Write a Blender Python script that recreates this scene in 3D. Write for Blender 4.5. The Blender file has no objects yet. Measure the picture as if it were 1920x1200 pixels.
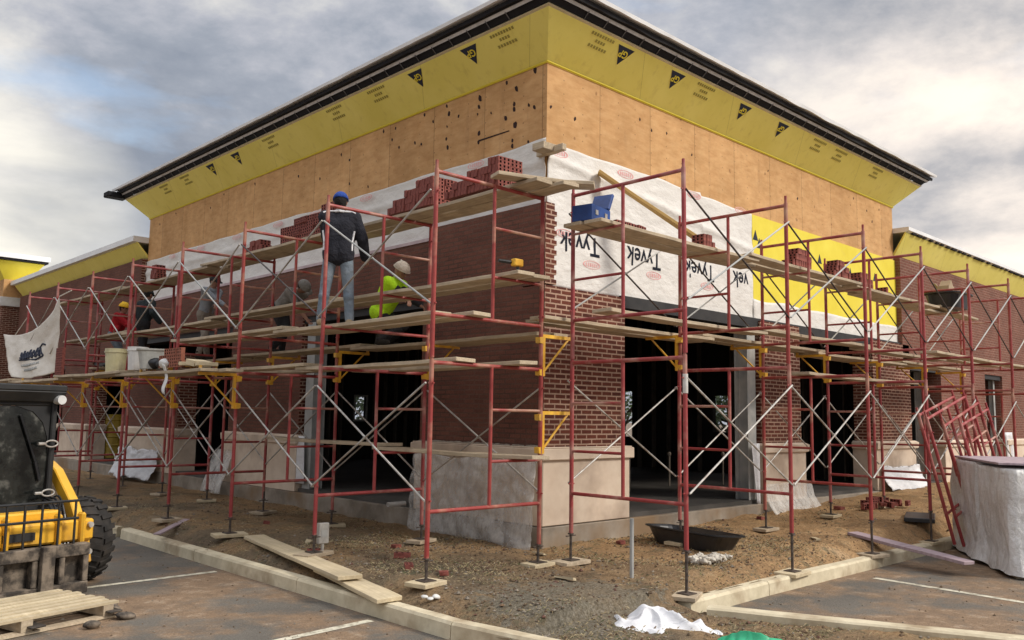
import bpy, bmesh, math, random
from mathutils import Vector, Matrix, noise
random.seed(7)
S = bpy.context.scene
COL = S.collection
R = math.radians
V = Vector

# ------------------------------------------------------------------ materials
class NT:
    def __init__(s, name):
        s.m = bpy.data.materials.new(name); s.m.use_nodes = True
        s.t = s.m.node_tree; s.b = s.t.nodes['Principled BSDF']
    def n(s, typ, **k):
        x = s.t.nodes.new(typ)
        for a, v in k.items():
            if a in x.inputs.keys(): x.inputs[a].default_value = v
            else: setattr(x, a, v)
        return x
    def l(s, a, b): s.t.links.new(a, b)
    def pos(s, scale=(1, 1, 1), obj=False):
        if obj: o = s.n('ShaderNodeTexCoord').outputs['Object']
        else: o = s.n('ShaderNodeNewGeometry').outputs['Position']
        mp = s.n('ShaderNodeMapping'); mp.inputs['Scale'].default_value = scale
        s.l(o, mp.inputs['Vector']); return mp.outputs[0]
    def noise(s, vec, scale, detail=6, rough=.6):
        x = s.n('ShaderNodeTexNoise'); x.inputs['Scale'].default_value = scale
        x.inputs['Detail'].default_value = detail; x.inputs['Roughness'].default_value = rough
        s.l(vec, x.inputs['Vector']); return x.outputs['Fac']
    def ramp(s, fac, stops):
        r = s.n('ShaderNodeValToRGB'); e = r.color_ramp.elements
        while len(e) < len(stops): e.new(.5)
        for q, (p, c) in zip(e, stops):
            q.position = p; q.color = (c, c, c, 1) if isinstance(c, (int, float)) else (*c, 1)
        s.l(fac, r.inputs[0]); return r.outputs[0]
    def mix(s, fac, a, b, mode='MIX'):
        x = s.n('ShaderNodeMix'); x.data_type = 'RGBA'; x.blend_type = mode
        for sock, v in ((x.inputs[0], fac), (x.inputs[6], a), (x.inputs[7], b)):
            if isinstance(v, (int, float)): sock.default_value = v
            elif isinstance(v, tuple): sock.default_value = (*v, 1)
            else: s.l(v, sock)
        return x.outputs[2]
    def math(s, op, a, b=0.):
        x = s.n('ShaderNodeMath'); x.operation = op
        for i, v in enumerate((a, b)):
            if isinstance(v, (int, float)): x.inputs[i].default_value = v
            else: s.l(v, x.inputs[i])
        return x.outputs[0]
    def bump(s, h, strength=.3, dist=.01):
        b = s.n('ShaderNodeBump'); b.inputs['Strength'].default_value = strength
        b.inputs['Distance'].default_value = dist
        s.l(h, b.inputs['Height']); s.l(b.outputs[0], s.b.inputs['Normal'])
    def col(s, c):
        if isinstance(c, tuple): s.b.inputs['Base Color'].default_value = (*c, 1)
        else: s.l(c, s.b.inputs['Base Color'])
        return s
    def rough(s, r, metal=0., spec=None):
        if isinstance(r, (int, float)): s.b.inputs['Roughness'].default_value = r
        else: s.l(r, s.b.inputs['Roughness'])
        s.b.inputs['Metallic'].default_value = metal
        if spec is not None: s.b.inputs['Specular IOR Level'].default_value = spec
        return s

def speckle(name, c1, c2, scale=8, rough=.8, metal=0., obj=True, bump=.15, bd=.004, stretch=(1, 1, 1), lo=.35, hi=.65, dirt=None, var=None):
    t = NT(name); v = t.pos(stretch, obj)
    f = t.noise(v, scale)
    c = t.ramp(f, [(lo, c1), (hi, c2)])
    if dirt:
        g = t.ramp(t.noise(t.pos((1, 1, 1), obj), scale * .37, 4), [(.5, 0.), (.68, 1.)])
        c = t.mix(g, c, dirt)
    if var:
        c = t.mix(t.n('ShaderNodeObjectInfo').outputs['Random'], c, t.mix(1., c, var, 'MULTIPLY'))
    t.col(c); t.rough(rough, metal)
    if bump: t.bump(t.noise(v, scale * 4), bump, bd)
    return t.m

def brick_mat(name, b1, b2, mortar):
    t = NT(name)
    g = t.n('ShaderNodeNewGeometry'); sep = t.n('ShaderNodeSeparateXYZ'); t.l(g.outputs['Position'], sep.inputs[0])
    u = t.math('SUBTRACT', sep.outputs[0], sep.outputs[1]); cmb = t.n('ShaderNodeCombineXYZ')
    w = t.math('MULTIPLY', t.math('SUBTRACT', t.noise(g.outputs['Position'], 3.1), .5), .012)
    t.l(u, cmb.inputs[0]); t.l(t.math('ADD', sep.outputs[2], w), cmb.inputs[1])
    bt = t.n('ShaderNodeTexBrick'); t.l(cmb.outputs[0], bt.inputs['Vector'])
    bt.inputs['Scale'].default_value = 1; bt.inputs['Brick Width'].default_value = .215
    bt.inputs['Row Height'].default_value = .0675; bt.inputs['Mortar Size'].default_value = .0115
    bt.inputs['Mortar Smooth'].default_value = .12; bt.inputs['Bias'].default_value = -.2
    bt.inputs['Color1'].default_value = (*b1, 1); bt.inputs['Color2'].default_value = (*b2, 1)
    nz = t.noise(g.outputs['Position'], 60, 5)
    m = t.mix(t.ramp(t.noise(g.outputs['Position'], 2.2, 5), [(.35, 0.), (.7, 1.)]), mortar, tuple(x * .62 for x in mortar))
    t.l(m, bt.inputs['Mortar'])
    c = t.mix(.55, bt.outputs['Color'], t.ramp(nz, [(.3, .55), (.7, 1.25)]), 'MULTIPLY')
    big = t.ramp(t.noise(g.outputs['Position'], .9, 5), [(.3, .78), (.7, 1.12)])
    c = t.mix(.8, c, big, 'MULTIPLY')
    sm = t.ramp(t.noise(g.outputs['Position'], 1.7, 7, .7), [(.6, 0.), (.75, .55)])
    c = t.mix(sm, c, tuple(x * .8 for x in mortar))
    t.col(c); t.rough(.85, spec=.2)
    h = t.math('SUBTRACT', t.math('MULTIPLY', nz, .25), bt.outputs['Fac'])
    t.bump(h, .7, .008)
    return t.m

M = {}
M['brick'] = brick_mat('brick_wall', (.150, .044, .027), (.080, .025, .018), (.50, .325, .235))
M['brick_left'] = brick_mat('left_brick_wall', (.190, .078, .054), (.140, .058, .042), (.165, .088, .064))
M['brick_wing'] = brick_mat('wing_brick_wall', (.21, .085, .060), (.16, .062, .044), (.30, .175, .13))
M['brick_unit'] = speckle('brick_unit', (.15, .036, .027), (.29, .085, .062), 14, .85, bump=.3)
M['brick_light'] = speckle('orange_brick', (.26, .08, .045), (.34, .13, .08), 14, .85)
M['core'] = speckle('brick_core', (.02, .008, .006), (.035, .012, .01), 14, .9)
M['stone'] = speckle('cast_stone', (.60, .475, .36), (.70, .58, .455), 3, .85, obj=False, bump=.2, bd=.002, dirt=(.42, .32, .24))
M['concrete'] = speckle('foundation_concrete', (.20, .165, .125), (.36, .31, .25), 2.2, .9, obj=False, bump=.4, dirt=(.24, .16, .09))
M['kerb'] = speckle('kerb_concrete', (.50, .43, .29), (.68, .60, .43), 4.5, .9, obj=False, bump=.6, bd=.006, dirt=(.33, .25, .155), lo=.3, hi=.7)
M['mortar'] = speckle('rough_mortar', (.22, .18, .14), (.33, .28, .22), 9, .95)
M['steel_red'] = speckle('red_scaffold_paint', (.25, .026, .030), (.37, .060, .060), 5, .5, bump=.25, bd=.003, dirt=(.50, .30, .25), lo=.3, hi=.7, var=(.95, .95, .72))
M['steel_yel'] = speckle('yellow_bracket_paint', (.75, .37, .02), (.85, .50, .05), 9, .5, dirt=(.5, .28, .06))
M['galv'] = speckle('galvanised_steel', (.34, .32, .29), (.52, .50, .46), 12, .5, .15, dirt=(.24, .19, .15))
M['galv_dark'] = speckle('dark_brace_steel', (.04, .03, .03), (.09, .07, .06), 12, .5, .4)
M['jack'] = speckle('screw_jack_steel', (.05, .04, .035), (.14, .11, .09), 20, .6, .5)
M['bracegrey'] = speckle('grey_painted_steel', (.27, .28, .27), (.42, .42, .40), 2.5, .6, obj=False, dirt=(.55, .52, .46))
M['black'] = speckle('black_membrane', (.004, .004, .006), (.009, .009, .012), 6, .9)
M['blackpl'] = speckle('black_plastic', (.008, .009, .011), (.02, .021, .024), 6, .35)
M['white_roof'] = speckle('white_membrane', (.74, .74, .74), (.84, .84, .83), 2, .5)
M['silver'] = speckle('silver_channel', (.50, .50, .51), (.66, .66, .66), 9, .4, .2)
M['dullsteel'] = speckle('dull_eave_steel', (.10, .10, .11), (.20, .20, .20), 9, .5, .2)
M['tan'] = speckle('tan_eave_edge', (.50, .42, .25), (.62, .53, .33), 9, .8)
M['lint'] = speckle('dark_steel_lintel', (.012, .012, .013), (.03, .028, .027), 4, .6, obj=False)
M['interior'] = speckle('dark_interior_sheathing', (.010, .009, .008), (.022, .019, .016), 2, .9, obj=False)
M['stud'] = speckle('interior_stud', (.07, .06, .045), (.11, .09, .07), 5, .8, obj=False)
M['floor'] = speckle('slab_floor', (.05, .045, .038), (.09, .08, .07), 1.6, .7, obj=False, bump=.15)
M['blue'] = speckle('blue_plastic', (.008, .035, .16), (.012, .06, .25), 6, .4)
M['white_pl'] = speckle('white_plastic', (.60, .59, .56), (.74, .73, .70), 5, .5, dirt=(.42, .36, .3))
M['cream'] = speckle('cream_plastic', (.55, .50, .28), (.62, .57, .36), 6, .5, dirt=(.35, .3, .2))
M['tubgrey'] = speckle('grey_tub', (.36, .36, .33), (.47, .47, .43), 7, .7, dirt=(.3, .26, .2))
M['skidyel'] = speckle('yellow_machine_paint', (.70, .36, .02), (.78, .44, .04), 4, .38, bump=.05, dirt=(.42, .22, .05))
M['skidblk'] = speckle('black_machine_paint', (.006, .007, .008), (.018, .018, .018), 5, .6)
M['skidmud'] = speckle('muddy_steel', (.035, .028, .022), (.20, .16, .12), 6, .85, bump=.5, bd=.01, lo=.42, hi=.6)
M['tyre'] = speckle('tyre_rubber', (.012, .011, .010), (.035, .030, .026), 6, .9, bump=.4, dirt=(.06, .048, .036))
M['chrome'] = speckle('bright_metal', (.65, .65, .63), (.8, .8, .78), 5, .3, .3)
M['pink'] = speckle('pink_wrap', (.46, .35, .36), (.58, .46, .46), 4, .8)
M['purple'] = speckle('mauve_board', (.30, .22, .24), (.42, .33, .35), 3, .7, stretch=(1, 6, 1))
M['ink'] = speckle('navy_ink', (.012, .016, .035), (.02, .026, .05), 6, .8, bump=0)
M['inkgrey'] = speckle('faint_ink', (.30, .255, .05), (.38, .32, .07), 6, .8, bump=0)
M['redink'] = speckle('red_ink', (.72, .27, .27), (.76, .50, .47), 9, .8, bump=0)
M['skin'] = speckle('skin', (.30, .15, .10), (.36, .19, .13), 9, .6, bump=.05)
M['green_cloth'] = speckle('green_plastic', (.01, .28, .13), (.03, .40, .20), 6, .4)
M['orange'] = speckle('orange_plastic', (.6, .2, .03), (.7, .3, .05), 6, .5)
M['barrel'] = speckle('ochre_drum', (.23, .15, .01), (.34, .23, .02), 4, .5, dirt=(.15, .11, .02))
M['cardboard'] = speckle('cardboard', (.36, .27, .17), (.44, .34, .23), 5, .9)
M['leaf'] = speckle('leaves', (.03, .055, .015), (.09, .13, .035), 3, .7, bump=0)
M['bark'] = speckle('bark', (.06, .045, .03), (.11, .08, .06), 9, .9)
M['annex'] = speckle('cream_render', (.52, .47, .38), (.58, .53, .44), 3, .9)

def wood(name, a, b, dirt):
    t = NT(name); v = t.pos((26, 1.2, 26), True)
    c = t.ramp(t.noise(v, 1.4, 6), [(.3, a), (.7, b)])
    d = t.ramp(t.noise(t.pos((1, 1, 1), True), 2.1, 6, .7), [(.45, 0.), (.7, .85)])
    oi = t.n('ShaderNodeObjectInfo').outputs['Random']
    c = t.mix(.75, c, t.ramp(oi, [(0, (.72, .68, .62)), (1, (1.15, 1.12, 1.05))]), 'MULTIPLY')
    t.col(t.mix(d, c, dirt)); t.rough(.85, spec=.2); t.bump(t.noise(v, 3, 4), .35, .004)
    return t.m
M['plank'] = wood('weathered_plank', (.38, .31, .225), (.60, .51, .385), (.27, .215, .155))
M['newwood'] = wood('fresh_lumber', (.50, .32, .11), (.60, .42, .17), (.42, .27, .10))
M['palewood'] = wood('pale_lumber', (.50, .42, .28), (.66, .57, .41), (.40, .33, .22))

def plywood():
    t = NT('plywood'); p = t.pos()
    g = t.noise(t.pos((2.2, 2.2, 7)), 1.6, 9, .68)
    c = t.ramp(g, [(.28, (.50, .285, .125)), (.5, (.60, .37, .175)), (.74, (.68, .45, .235))])
    blot = t.ramp(t.noise(p, 1.3, 7, .65), [(.32, (.80, .74, .66)), (.68, (1.12, 1.08, 1.04))])
    c = t.mix(.9, c, blot, 'MULTIPLY')
    # patches and knots (irregular dark footballs)
    vo = t.n('ShaderNodeTexVoronoi'); vo.inputs['Scale'].default_value = 4.2; vo.inputs['Randomness'].default_value = 1
    wv = t.n('ShaderNodeVectorMath'); wv.operation = 'ADD'
    nn = t.n('ShaderNodeTexNoise'); nn.inputs['Scale'].default_value = 6; t.l(p, nn.inputs['Vector'])
    sc = t.n('ShaderNodeVectorMath'); sc.operation = 'SCALE'; sc.inputs['Scale'].default_value = .16
    t.l(nn.outputs['Color'], sc.inputs[0]); t.l(p, wv.inputs[0]); t.l(sc.outputs[0], wv.inputs[1])
    t.l(wv.outputs[0], vo.inputs['Vector'])
    k = t.ramp(vo.outputs['Distance'], [(.105, 1.), (.17, 0.)])
    sep = t.n('ShaderNodeSeparateColor'); t.l(vo.outputs['Color'], sep.inputs[0])
    k = t.math('MULTIPLY', k, t.math('GREATER_THAN', sep.outputs[0], .72))
    c = t.mix(t.math('MULTIPLY', k, .6), c, (.20, .09, .04))
    # sheet seams
    s = t.n('ShaderNodeSeparateXYZ'); t.l(t.n('ShaderNodeNewGeometry').outputs['Position'], s.inputs[0])
    u = t.math('ADD', t.math('SUBTRACT', s.outputs[0], s.outputs[1]), 100.13)
    fr = t.math('MODULO', u, 1.22)
    sm = t.math('LESS_THAN', fr, .009)
    pt = t.n('ShaderNodeTexWhiteNoise'); pt.noise_dimensions = '1D'; t.l(t.math('FLOOR', t.math('DIVIDE', u, 1.22)), pt.inputs['W'])
    c = t.mix(.8, c, t.ramp(pt.outputs['Value'], [(0, (.86, .82, .78)), (1, (1.08, 1.06, 1.04))]), 'MULTIPLY')
    c = t.mix(t.math('MULTIPLY', sm, .75), c, (.11, .05, .02))
    # nail rows every 0.41 m across, 0.2 m up
    na = t.math('ABSOLUTE', t.math('SUBTRACT', t.math('MODULO', u, .4067), .02)); nb = t.math('ABSOLUTE', t.math('SUBTRACT', t.math('MODULO', s.outputs[2], .2), .1))
    nl = t.math('MULTIPLY', t.math('LESS_THAN', na, .009), t.math('LESS_THAN', nb, .009))
    c = t.mix(t.math('MULTIPLY', nl, .6), c, (.10, .05, .03))
    st = t.ramp(t.noise(t.pos((3.5, 3.5, .5)), 1.4, 7, .65), [(.56, 0.), (.74, .4)]); c = t.mix(st, c, (.30, .16, .075))
    t.col(c); t.rough(.8, spec=.25); t.bump(g, .15, .004)
    return t.m
M['plywood'] = plywood()

def sheath():
    t = NT('yellow_sheathing'); p = t.pos()
    c = t.ramp(t.noise(p, 1.1, 5), [(.3, (.82, .71, .15)), (.7, (.92, .81, .22))])
    s = t.n('ShaderNodeSeparateXYZ'); t.l(t.n('ShaderNodeNewGeometry').outputs['Position'], s.inputs[0])
    u = t.math('ADD', t.math('SUBTRACT', s.outputs[0], s.outputs[1]), 100.4)
    sm = t.math('LESS_THAN', t.math('MODULO', u, 2.44), .008)
    c = t.mix(t.math('MULTIPLY', sm, .5), c, (.2, .15, .03))
    st = t.ramp(t.noise(t.pos((6, 6, .7)), 1.2, 6), [(.55, 0.), (.8, .35)])
    c = t.mix(st, c, (.42, .30, .06))
    t.col(c); t.rough(.75); t.bump(t.noise(p, 30), .08, .002)
    return t.m
M['yellow'] = sheath()
def sheath2():
    t = NT('bright_sheathing'); p = t.pos()
    c = t.ramp(t.noise(p, 1.5, 5), [(.3, (.72, .58, .03)), (.7, (.82, .69, .07))])
    t.col(t.mix(t.ramp(t.noise(p, 3.3, 6), [(.6, 0.), (.8, .4)]), c, (.6, .45, .09))); t.rough(.7)
    t.bump(t.noise(p, 30), .08, .002)
    return t.m
M['yellow2'] = sheath2()

def wrap(name, a, b, bs=.5):
    t = NT(name); p = t.pos()
    n1 = t.noise(t.pos((1, 1, 2.2)), 2.4, 8, .65)
    t.col(t.ramp(n1, [(.3, a), (.65, b)])); t.rough(.6, spec=.3)
    t.bump(t.noise(t.pos((1.2, 1.2, 2.1)), 3.0, 9, .62), min(1., bs * 1.2), .05)
    return t.m
M['tyvek'] = wrap('house_wrap', (.66, .63, .585), (.76, .735, .69), .5)
M['sheet'] = wrap('white_sheet', (.62, .62, .63), (.78, .78, .79), .4)
M['banner'] = wrap('canvas_banner', (.58, .53, .45), (.70, .65, .57), .5)
def film():
    t = NT('clear_film'); p = t.pos()
    t.col((.86, .83, .78)); t.rough(.3, spec=.5)
    a = t.ramp(t.noise(t.pos((2.4, 1.6, .9)), 2.6, 9, .72), [(.34, .08), (.68, .60)])
    t.l(a, t.b.inputs['Alpha']); t.bump(t.noise(t.pos((3, 3, 1)), 3, 7), .9, .05)
    return t.m
M['film'] = film()
def cover():
    t = NT('pallet_wrap_film'); p = t.pos()
    c = t.ramp(t.noise(t.pos((1.4, 1.4, .8)), 1.8, 8, .65), [(.3, (.66, .64, .62)), (.55, (.78, .77, .75)), (.75, (.90, .89, .88))])
    t.col(c); t.rough(.22, spec=.6)
    t.bump(t.noise(t.pos((2, 2, 1.3)), 2.1, 9, .66), 1., .10)
    return t.m
M['cover'] = cover()

def ground_soil():
    t = NT('soil_ground'); p = t.pos()
    n1 = t.noise(p, .62, 8, .62); n2 = t.noise(p, 4.5, 9, .72); n3 = t.noise(p, 26, 8, .75)
    c = t.ramp(n1, [(.36, (.13, .10, .068)), (.47, (.21, .155, .098)), (.56, (.29, .19, .10)), (.68, (.25, .20, .14))])
    s = t.n('ShaderNodeSeparateXYZ'); t.l(t.n('ShaderNodeNewGeometry').outputs['Position'], s.inputs[0])
    # trampled clay path along the right hand face
    mx = t.ramp(t.math('MULTIPLY', t.math('ADD', s.outputs[0], 2.0), .2), [(0, 0.), (.6, 1.)])
    c = t.mix(t.math('MULTIPLY', mx, .8), c, t.ramp(t.noise(p, 1.3, 7, .68), [(.35, (.30, .18, .088)), (.55, (.46, .285, .14)), (.75, (.56, .40, .24))]))
    gr = t.ramp(n2, [(.52, 0.), (.62, .85)])
    c = t.mix(t.math('MULTIPLY', gr, t.ramp(t.noise(p, .9, 4), [(.4, .1), (.6, .9)])), c, (.115, .115, .072))
    dv = t.n('ShaderNodeVectorMath'); dv.operation = 'DISTANCE'; t.l(p, dv.inputs[0]); dv.inputs[1].default_value = (-2.2, -2.6, 0)
    gm = t.ramp(t.math('ADD', dv.outputs['Value'], t.math('MULTIPLY', n1, 1.2)), [(.0, 1.), (.62, 1.), (.95, 0.)]) if 0 else t.math('MULTIPLY', t.math('LESS_THAN', t.math('ADD', dv.outputs['Value'], t.math('MULTIPLY', n2, 2.6)), 2.15), .6)
    c = t.mix(gm, c, t.ramp(t.noise(p, 40, 6, .8), [(.35, (.07, .068, .05)), (.5, (.17, .165, .13)), (.65, (.33, .31, .26))]))
    c = t.mix(.8, c, t.ramp(n3, [(.3, .45), (.5, 1.), (.72, 1.7)]), 'MULTIPLY')
    t.col(c); t.rough(.95, spec=.15); t.bump(t.math('ADD', n3, t.math('MULTIPLY', n2, 2.)), .9, .035)
    return t.m
M['soil'] = ground_soil()
def asphalt():
    t = NT('asphalt'); p = t.pos()
    n3 = t.noise(p, 55, 8, .75)
    c = t.ramp(t.noise(p, .5, 7, .6), [(.35, (.10, .09, .076)), (.7, (.17, .152, .125))])
    d = t.ramp(t.noise(p, .85, 8, .68), [(.44, 0.), (.56, .85)])
    c = t.mix(d, c, t.ramp(t.noise(p, 5, 7, .7), [(.3, (.16, .105, .064)), (.55, (.26, .17, .10)), (.72, (.42, .33, .235))]))
    c = t.mix(.8, c, t.ramp(n3, [(.3, .5), (.5, 1.), (.72, 1.7)]), 'MULTIPLY')
    t.col(c); t.rough(.82, spec=.3); t.bump(n3, .7, .012)
    return t.m
M['asphalt'] = asphalt()
def paint():
    t = NT('worn_line_paint'); p = t.pos()
    t.col(t.mix(t.ramp(t.noise(p, 9, 7, .7), [(.45, 0.), (.62, .8)]), (.62, .58, .45), (.16, .13, .09))); t.rough(.8)
    return t.m
M['line'] = paint()
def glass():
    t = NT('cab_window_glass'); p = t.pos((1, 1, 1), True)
    t.col(t.ramp(t.noise(p, 3.1, 5), [(.42, (.004, .005, .005)), (.55, (.02, .022, .02)), (.63, (.10, .10, .09)), (.72, (.22, .215, .19))])); t.rough(.12, spec=.45)  # pale mottling painted into the colour imitates reflections in the pane
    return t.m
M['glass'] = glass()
def fabric(name, a, b=None, sc=9):
    b = b or tuple(min(1, x * 1.5) for x in a)
    return speckle(name, a, b, sc * .7, .95, bump=.9, bd=.03)

# ------------------------------------------------------------------ mesh builder
class MB:
    def __init__(s): s.v = []; s.f = []; s.mi = []; s.cur = 0
    def add(s, vs, fs):
        o = len(s.v); s.v += [V(v) for v in vs]
        for f in fs: s.f.append([i + o for i in f]); s.mi.append(s.cur)
        return s
    def box(s, a, b, M_=None):
        x0, y0, z0 = a; x1, y1, z1 = b
        vs = [V((x, y, z)) for x in (x0, x1) for y in (y0, y1) for z in (z0, z1)]
        if M_: vs = [M_ @ v for v in vs]
        return s.add(vs, [(0, 1, 3, 2), (4, 6, 7, 5), (0, 4, 5, 1), (2, 3, 7, 6), (0, 2, 6, 4), (1, 5, 7, 3)])
    def cyl(s, p, q, r, r2=None, n=10, caps=True):
        p, q = V(p), V(q); r2 = r if r2 is None else r2
        d = (q - p).normalized(); a = d.orthogonal().normalized(); b = d.cross(a)
        vs = []
        for c, rr in ((p, r), (q, r2)):
            for i in range(n):
                t = 2 * math.pi * i / n; vs.append(c + (a * math.cos(t) + b * math.sin(t)) * rr)
        fs = [(i, (i + 1) % n, n + (i + 1) % n, n + i) for i in range(n)]
        if caps: fs += [tuple(range(n - 1, -1, -1)), tuple(range(n, 2 * n))]
        return s.add(vs, fs)
    def path(s, pts, r, n=8):
        for a, b in zip(pts, pts[1:]): s.cyl(a, b, r, n=n)
        return s
    def ball(s, c, r, sx=1, sy=1, sz=1, nu=12, nv=8, M_=None):
        vs = [V((0, 0, r * sz))]; 
        for j in range(1, nv):
            a = math.pi * j / nv
            for i in range(nu):
                t = 2 * math.pi * i / nu
                vs.append(V((math.sin(a) * math.cos(t) * r * sx, math.sin(a) * math.sin(t) * r * sy, math.cos(a) * r * sz)))
        vs.append(V((0, 0, -r * sz)))
        if M_: vs = [M_ @ v for v in vs]
        vs = [v + V(c) for v in vs]
        fs = [(0, 1 + i, 1 + (i + 1) % nu) for i in range(nu)]
        for j in range(nv - 2):
            for i in range(nu):
                a = 1 + j * nu + i; b = 1 + j * nu + (i + 1) % nu
                fs.append((a, a + nu, b + nu, b))
        k = 1 + (nv - 2) * nu; fs += [(k + i, len(vs) - 1, k + (i + 1) % nu) for i in range(nu)]
        return s.add(vs, fs)
    def lathe(s, prof, c=(0, 0, 0), n=20):
        vs = []
        for r, z in prof:
            for i in range(n):
                t = 2 * math.pi * i / n; vs.append(V((c[0] + r * math.cos(t), c[1] + r * math.sin(t), c[2] + z)))
        fs = []
        for j in range(len(prof) - 1):
            for i in range(n):
                fs.append((j * n + i, j * n + (i + 1) % n, (j + 1) * n + (i + 1) % n, (j + 1) * n + i))
        fs.append(tuple(range(n - 1, -1, -1))); fs.append(tuple((len(prof) - 1) * n + i for i in range(n)))
        return s.add(vs, fs)
    def prism(s, poly, ext):
        e = V(ext); n = len(poly); vs = [V(p) for p in poly] + [V(p) + e for p in poly]
        fs = [tuple(range(n - 1, -1, -1)), tuple(range(n, 2 * n))] + [(i, (i + 1) % n, n + (i + 1) % n, n + i) for i in range(n)]
        return s.add(vs, fs)
    def grid(s, fn, nu, nv):
        vs = [V(fn(i / nu, j / nv)) for j in range(nv + 1) for i in range(nu + 1)]
        w = nu + 1
        return s.add(vs, [(j * w + i, j * w + i + 1, (j + 1) * w + i + 1, (j + 1) * w + i) for j in range(nv) for i in range(nu)])
    def sheet(s, fn, nu, nv, th, nrm):
        """closed thin slab: a grid surface with real thickness"""
        nrm = V(nrm); w = nu + 1; n = w * (nv + 1)
        top = [V(fn(i / nu, j / nv)) for j in range(nv + 1) for i in range(nu + 1)]
        fs = [(j * w + i, j * w + i + 1, (j + 1) * w + i + 1, (j + 1) * w + i) for j in range(nv) for i in range(nu)]
        fs += [tuple(n + k for k in reversed(f)) for f in fs]
        rim = [i for i in range(w)] + [j * w + nu for j in range(1, nv + 1)] + [nv * w + i for i in range(nu - 1, -1, -1)] + [j * w for j in range(nv - 1, 0, -1)]
        for a, b in zip(rim, rim[1:] + rim[:1]): fs.append((b, a, n + a, n + b))
        return s.add(top + [p - nrm * th for p in top], fs)
    def build(s, name, mats, parent=None, smooth=False, world=True, bevel=0):
        me = bpy.data.meshes.new(name)
        off = V((0, 0, 0))
        if parent and world: off = org(parent)
        me.from_pydata([v - off for v in s.v], [], s.f)
        if not isinstance(mats, (list, tuple)): mats = [mats]
        for m in mats: me.materials.append(m)
        for p, i in zip(me.polygons, s.mi):
            p.material_index = i; p.use_smooth = smooth
        me.validate(); me.update()
        bm = bmesh.new(); bm.from_mesh(me); bmesh.ops.recalc_face_normals(bm, faces=bm.faces)
        if bevel: bmesh.ops.bevel(bm, geom=list(bm.edges), offset=bevel, segments=1, affect='EDGES', clamp_overlap=True)
        bm.to_mesh(me); bm.free()
        o = bpy.data.objects.new(name, me); COL.objects.link(o)
        if parent: o.parent = parent
        return o
def org(o):
    v = V((0, 0, 0))
    while o: v += o.location; o = o.parent
    return v
def tag(o, label=None, cat=None, group=None, kind=None):
    if label: o['label'] = label
    if cat: o['category'] = cat
    if group: o['group'] = group
    if kind: o['kind'] = kind
    return o
def thing(name, label, cat, loc=(0, 0, 0), rz=0, group=None):
    o = bpy.data.objects.new(name, None); COL.objects.link(o); o.empty_display_size = .2
    o.location = loc; o.rotation_euler = (0, 0, rz)
    return tag(o, label, cat, group)
def copytree(o, parent=None):
    c = o.copy(); COL.objects.link(c)
    if parent: c.parent = parent
    for ch in list(o.children): copytree(ch, c)
    return c
def solo(mb, name, mats, label, cat, loc, group=None, **k):
    """a one-mesh thing whose origin sits at its base (mesh given in world coordinates)"""
    l = V(loc); mb.v = [v - l for v in mb.v]
    o = mb.build(name, mats, None, **k); o.location = l
    return tag(o, label, cat, group)
def nz(x, y, z=0., s=1.): return noise.noise(V((x * s, y * s, z * s)))
# ------------------------------------------------------------------ camera (solved from the photograph)
yaw, pitch, roll = 0.80995257, R(6.4097), R(.9239)
CAM = V((-8.3315, -8.1134, 1.71))
F_ = V((math.cos(pitch) * math.cos(yaw), math.cos(pitch) * math.sin(yaw), math.sin(pitch)))
R0 = V((math.sin(yaw), -math.cos(yaw), 0)); U0 = R0.cross(F_)
Rr = R0 * math.cos(roll) + U0 * math.sin(roll); Ur = -R0 * math.sin(roll) + U0 * math.cos(roll)
cd = bpy.data.cameras.new('camera'); cam = bpy.data.objects.new('camera', cd); COL.objects.link(cam)
mw = Matrix((Rr, Ur, -F_)).transposed().to_4x4(); mw.translation = CAM; cam.matrix_world = mw
cd.sensor_width = 36; cd.lens = 36 * 1614.58 / 1920; cd.clip_end = 2000; cd.clip_start = .05
S.camera = cam

# ------------------------------------------------------------------ sky and light
SUN_AZ, SUN_EL = R(-62), R(38)        # direction towards the sun, azimuth from +x
w = bpy.data.worlds.new('World'); S.world = w; w.use_nodes = True
nt = w.node_tree; bg = nt.nodes['Background']
sky = nt.nodes.new('ShaderNodeTexSky'); sky.sky_type = 'NISHITA'; sky.sun_disc = False
sky.sun_elevation = SUN_EL; sky.sun_rotation = math.pi / 2 - SUN_AZ
sky.air_density = 1.2; sky.dust_density = 2.0
tc = nt.nodes.new('ShaderNodeTexCoord')
def mp(scale, loc=(0, 0, 0)):
    m = nt.nodes.new('ShaderNodeMapping'); m.inputs['Scale'].default_value = scale; m.inputs['Location'].default_value = loc
    nt.links.new(tc.outputs['Generated'], m.inputs['Vector']); return m.outputs[0]
def nse(vec, sc, det=8, ro=.55, dist=0.):
    n = nt.nodes.new('ShaderNodeTexNoise'); n.inputs['Scale'].default_value = sc; n.inputs['Detail'].default_value = det
    n.inputs['Roughness'].default_value = ro; n.inputs['Distortion'].default_value = dist; nt.links.new(vec, n.inputs['Vector']); return n.outputs['Fac']
def rmp(f, st):
    r = nt.nodes.new('ShaderNodeValToRGB'); e = r.color_ramp.elements
    while len(e) < len(st): e.new(.5)
    for q, (p, c) in zip(e, st): q.position = p; q.color = (c, c, c, 1) if isinstance(c, (int, float)) else (*c, 1)
    nt.links.new(f, r.inputs[0]); return r.outputs[0]
def mx(f, a, b, mode='MIX'):
    x = nt.nodes.new('ShaderNodeMix'); x.data_type = 'RGBA'; x.blend_type = mode; x.clamp_result = False
    for sck, v in ((x.inputs[0], f), (x.inputs[6], a), (x.inputs[7], b)):
        if isinstance(v, (int, float)): sck.default_value = v
        elif isinstance(v, tuple): sck.default_value = (*v, 1)
        else: nt.links.new(v, sck)
    return x.outputs[2]
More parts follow.
